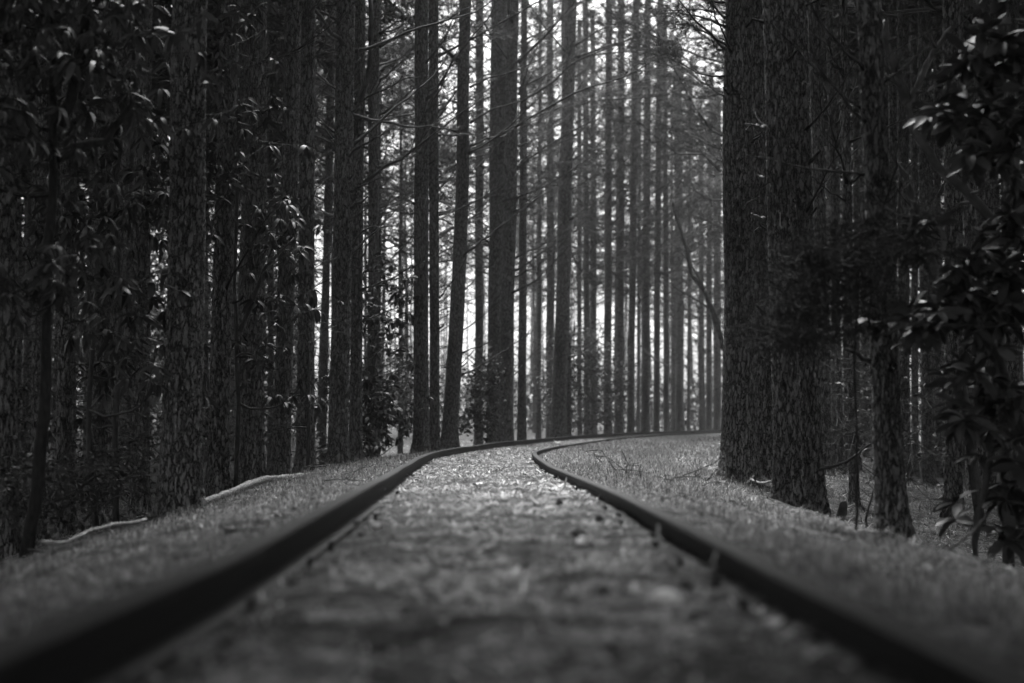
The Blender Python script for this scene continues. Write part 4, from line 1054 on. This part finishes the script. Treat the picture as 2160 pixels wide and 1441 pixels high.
# twiggy brush lying inside the bend
r_ = np.random.default_rng(77)
sticks = [((1235, 952), (1300, 992)), ((1255, 962), (1330, 1000)), ((1310, 945), (1352, 985)), ((1270, 975), (1240, 958)), ((1320, 1000), (1345, 975)), ((1352, 1008), (1352, 975)), ((1420, 1008), (1480, 998)), ((1440, 1003), (1500, 975)), ((1300, 990), (1368, 1000)), ((1385, 1004), (1450, 1016)), ((1470, 1002), (1515, 985)), ((1610, 1045), (1575, 1020))]
NTH = ['first', 'second', 'third', 'fourth', 'fifth', 'sixth', 'seventh', 'eighth', 'ninth', 'tenth', 'eleventh', 'twelfth', 'thirteenth', 'fourteenth']
for i, (a, b2) in enumerate(sticks):
    Y0 = 3000 * .41 / (max(a[1], b2[1]) - 904 + 4); Y0 = max(10.5, min(Y0, 20))
    A, B = at(a[0], a[1], Y0 + .3), at(b2[0], b2[1], Y0); mdp = (A + B) / 2 + r_.normal(0, .04, 3)
    pole('fallen_twig', 'dark bare twig in the matted grass inside the bend, ' + NTH[sorted(range(12), key=lambda q: sticks[q][0][0]).index(i)] + ' from the left', 'twig', [A, mdp, B], .006, .003, 'dead', 'dark twigs in the clearing', side=[([mdp, mdp + (B - A) * .25 + r_.normal(0, .07, 3)], .004, .002), ([mdp * .5 + A * .5, mdp * .5 + A * .5 + (B - A) * .2 + r_.normal(0, .08, 3)], .003, .002)], seed=i)

for sd2, u0, u1 in (('left', -2.3, -1.0), ('right', 1.0, 2.4)):
    ss = sorted(r_.uniform(5.5, 17, 11))
    for i, s_ in enumerate(ss):
        x, y, z, th = on_track(s_, r_.uniform(u0, u1)); az = r_.uniform(0, 3.14); L = r_.uniform(.12, .42)
        P = [np.array([x + math.cos(az) * L * t, y + math.sin(az) * L * t, 0.0]) for t in (-.5, 0, .5)]
        for q, p in enumerate(P): p[2] = float(ground(p[0], p[1])[0]) + r_.uniform(.035, .075)
        pole('fallen_twig', f'thin dead twig lying in the grass of the {sd2} verge, {NTH[i]} from the camera', 'twig', P, r_.uniform(.004, .008), .003, 'pale' if r_.random() < .35 else 'dead', 'dead twigs on the verges', wg=.006, side=[([P[1], P[1] + (P[2] - P[1]) * .6 + np.array([r_.normal(0, .04), r_.normal(0, .04), .03])], .003, .002)], seed=i)

# leaves, cones, stones between the rails
def foot(px, py, lift):
    Yd = (CAM_H + .09) * F / (py - 904.4)
    for q in range(6):
        x = (px - 1080) / F * Yd; zg = float(ground(x, Yd)[0]) + lift; Yd = .5 * Yd + .5 * (CAM_H - zg) * F / (py - 904.4)
    return (px - 1080) / F * Yd, Yd, zg


def leaf_piece(px, py, size, name, label, group=None, mat='dryleaf', seed=0):
    size *= 1.25; r_ = np.random.default_rng(seed); mb = MB()
    if name == 'pale_stone':
        x, Yd, z = foot(px, py, size * .35); nu, nv = 14, 8; V = []; Q = []
        for i in range(nv + 1):
            p_ = math.pi * i / nv
            for j in range(nu): t = 2 * math.pi * j / nu; V.append((math.sin(p_) * math.cos(t), math.sin(p_) * math.sin(t) * .8, math.cos(p_) * .62))
        V = np.array(V); V *= size * (1 + .16 * (fbm(V[:, 0] * 1.7 + seed * 3, V[:, 1] * 1.7 + V[:, 2], 3, seed)[:, None] - .45) * 2)
        for i in range(nv):
            for j in range(nu): Q.append((i * nu + j, i * nu + (j + 1) % nu, (i + 1) * nu + (j + 1) % nu, (i + 1) * nu + j))
        mb.add(V, Q)
    else:
        x, Yd, z = foot(px, py, .018); nr, na = 4, 12; th = np.arange(na) * 2 * np.pi / na; rr = size * (1 + .2 * r_.normal(0, 1, na)) * (1 - .45 * abs(np.sin(th))); k1, k2 = r_.uniform(.4, 1.3), r_.uniform(-.5, .9)
        V = [(0, 0, 0)]
        for i in range(1, nr + 1):
            for j in range(na):
                xx, yy = rr[j] * math.cos(th[j]) * i / nr, rr[j] * math.sin(th[j]) * i / nr; V.append((xx, yy, k1 * yy * yy / size + k2 * xx * xx / size + .12 * size * (i / nr) * r_.normal()))
        n0 = len(V); V2 = [(a_, b_, c_ - .002) for a_, b_, c_ in V]
        T = [(0, 1 + j, 1 + (j + 1) % na) for j in range(na)] + [(n0, n0 + 1 + (j + 1) % na, n0 + 1 + j) for j in range(na)]; Q = []
        for i in range(nr - 1):
            for j in range(na):
                p0, p1 = 1 + i * na + j, 1 + i * na + (j + 1) % na; Q += [(p0, p0 + na, p1 + na, p1), (n0 + p0, n0 + p1, n0 + p1 + na, n0 + p0 + na)]
        for j in range(na): p0, p1 = 1 + (nr - 1) * na + j, 1 + (nr - 1) * na + (j + 1) % na; Q.append((p0, n0 + p0, n0 + p1, p1))
        mb.add(V + V2, Q, T)
    o = mb.obj(name, M[mat]); o.location = (x, Yd, z); o.rotation_euler = (r_.uniform(.1, .8), r_.uniform(-.4, .4), r_.uniform(-.8, .8)); tag(o, label, 'leaf' if 'leaf' in name else 'stone', group); return o


def pinecone(px, py, L, label, seed=0):
    L *= .72
    x, Yd, zc_ = foot(px, py, L * .22); r_ = np.random.default_rng(seed); mb = MB()
    zz = np.linspace(0, 1, 8); mb.add(*tube(np.stack([zz * L, 0 * zz, 0 * zz], 1), np.array([.2, .3, .36, .38, .34, .28, .2, .08]) * L * .8, 8))
    n = 60; k = np.arange(n); t = k / n; a = k * 2.4; rad = .36 * L * np.sin(np.pi * (.12 + .8 * t))
    P = np.stack([t * L, rad * np.cos(a), rad * np.sin(a)], 1); out = np.stack([np.full(n, .35), np.cos(a), np.sin(a)], 1)
    sdv = np.stack([0 * a, -np.sin(a), np.cos(a)], 1); s = L * .12
    V = np.stack([P - sdv * s * .6, P + sdv * s * .6, P + out * s * 1.5 + sdv * s * .45, P + out * s * 1.5 - sdv * s * .45], 1).reshape(-1, 3)
    mb.add(V, np.arange(n * 4).reshape(-1, 4))
    o = mb.obj('pine_cone', M['cone'], smooth=False); o.location = (x, Yd, zc_); o.rotation_euler = (0, r_.uniform(-.3, .2), r_.uniform(0, 6)); tag(o, label, 'pine cone'); return o


leaf_piece(1405, 1262, .034, 'pale_stone', 'brightest round pale stone in the foreground left of the right rail', mat='stone', seed=1)
leaf_piece(1235, 1141, .03, 'dry_leaf', 'blurred pale leaf just right of the large dark cone', seed=2)
leaf_piece(1157, 1074, .026, 'pale_stone', 'small round white stone alone near the track centre', mat='stone', seed=3)
leaf_piece(1622, 1315, .024, 'dry_leaf', 'dim blurred leaf beside the right rail in the near foreground', seed=4)
leaf_piece(797, 1112, .034, 'dry_leaf', 'bright leaf beside the left rail in the middle foreground', seed=5)
leaf_piece(806, 1038, .026, 'dry_leaf', 'small pale leaf close to the left rail beyond the bright one', seed=6)
leaf_piece(1010, 1021, .04, 'dry_leaf', 'pale curled leaf in the middle of the track before the bend', seed=7)
leaf_piece(1030, 946, .075, 'dry_leaf', 'white upturned leaf touching the far left rail', seed=8)
leaf_piece(1175, 934, .09, 'dry_leaf', 'flat white leaf lying where the bend begins', seed=9)
leaf_piece(939, 950, .05, 'dry_leaf', 'tiny white leaf on top of the left verge beside the rail', seed=10)
leaf_piece(1072, 948, .05, 'dry_leaf', 'small pale leaf by the far left rail, right of the upturned one', seed=12)
pole('wood_chip', 'bright splinter of wood beside the left rail where it bends', 'wood chip', [at(868, 996, 15.2), at(880, 999, 15), at(893, 1001, 14.8)], .02, .014, 'dryleaf', wg=.002)
LV = sorted([(1119, 1021, .03), (1139, 1015, .028), (1151, 1018, .022), (1164, 1004, .024), (1173, 1022, .032), (1185, 1031, .05), (1200, 1029, .03), (1165, 1036, .03), (1110, 998, .02), (1140, 998, .03), (1124, 1006, .02), (1178, 1014, .02), (1107, 967, .03), (1150, 1034, .02)])
for i, (a, b2, sz) in enumerate(LV):
    leaf_piece(a, b2, sz * 1.15, 'dry_leaf', 'bleached leaf scattered inside the right rail where it bends, ' + NTH[i] + ' from the left', 'bleached leaves by the right rail', seed=20 + i)
pinecone(1206, 1128, .075, 'large dark pine cone lying open in the middle of the right half of the track', 1)
pinecone(1266, 1097, .055, 'dark pine cone touching the shade of the right rail', 2)
pinecone(1178, 1064, .06, 'small dark pine cone just beyond the white round stone', 3)
pinecone(1148, 1040, .05, 'dark pine cone among the bleached leaves', 4)
pinecone(1500, 1218, .06, 'blurred dark cone against the foot of the right rail', 5)
pinecone(1452, 1236, .055, 'blurred dark cone right of the brightest stone', 6)
pinecone(1262, 1243, .05, 'blurred dark cone left of the brightest stone', 7)
pole('twig', 'blurred pale twig sloping from the right rail to the litter', 'twig', [at(1388, 1108, 5.2), at(1398, 1150, 4.9), at(1412, 1190, 4.6), at(1422, 1205, 4.5)], .006, .005, 'smooth')
pole('twig', 'short blurred upright twig against the right rail', 'twig', [at(1512, 1165, 4.3), at(1505, 1205, 4.2)], .006, .006, 'smooth')

# ------------------------------------------------------------------ far wood and haze
r_ = np.random.default_rng(9); mb = MB()
for i in range(230):
    px = r_.uniform(-200, 2350); d = r_.uniform(128, 190); x = (px - 1080) / F * d; zg = float(ground(x, d, False)[0]); r0 = r_.uniform(.08, .2); ln = r_.normal(0, .3)
    P = np.array([(x, d, zg - .3), (x + ln * .4, d, 7), (x + ln, d, 20)]); mb.add(*tube(P, [r0, r0 * .75, .04], 5, False))
    for q in range(60):
        z = r_.uniform(.5, 18); a = r_.uniform(0, 6.28); l = r_.uniform(.8, 3.2)
        p0 = np.array([x + ln * z / 20, d, z]); mb.add(*tube(np.stack([p0, p0 + np.array([math.cos(a), math.sin(a), .5]) * l]), [.03, .01], 3, False))
tag(mb.obj('far_woodland', M['bark_far'], smooth=False), 'faint wall of bare trunks in the haze beyond the forest', 'woodland', kind='stuff')

if HAZE > 0:
    mb = MB(); x0, x1, y0, y1, z0, z1 = -262, 262, -22, 334, -5, 62
    V = [(x0, y0, z0), (x1, y0, z0), (x1, y1, z0), (x0, y1, z0), (x0, y0, z1), (x1, y0, z1), (x1, y1, z1), (x0, y1, z1)]
    mb.add(V, [(0, 3, 2, 1), (4, 5, 6, 7), (0, 1, 5, 4), (1, 2, 6, 5), (2, 3, 7, 6), (3, 0, 4, 7)])
    hm = bpy.data.materials.new('haze_air'); hm.use_nodes = True; hn = hm.node_tree; hn.nodes.clear()
    pv = hn.nodes.new('ShaderNodeVolumePrincipled'); pv.inputs['Color'].default_value = g(.95); pv.inputs['Density'].default_value = HAZE; pv.inputs['Anisotropy'].default_value = .4
    ho = hn.nodes.new('ShaderNodeOutputMaterial'); hn.links.new(pv.outputs[0], ho.inputs['Volume'])
    tag(mb.obj('haze', hm, smooth=False), kind='stuff')
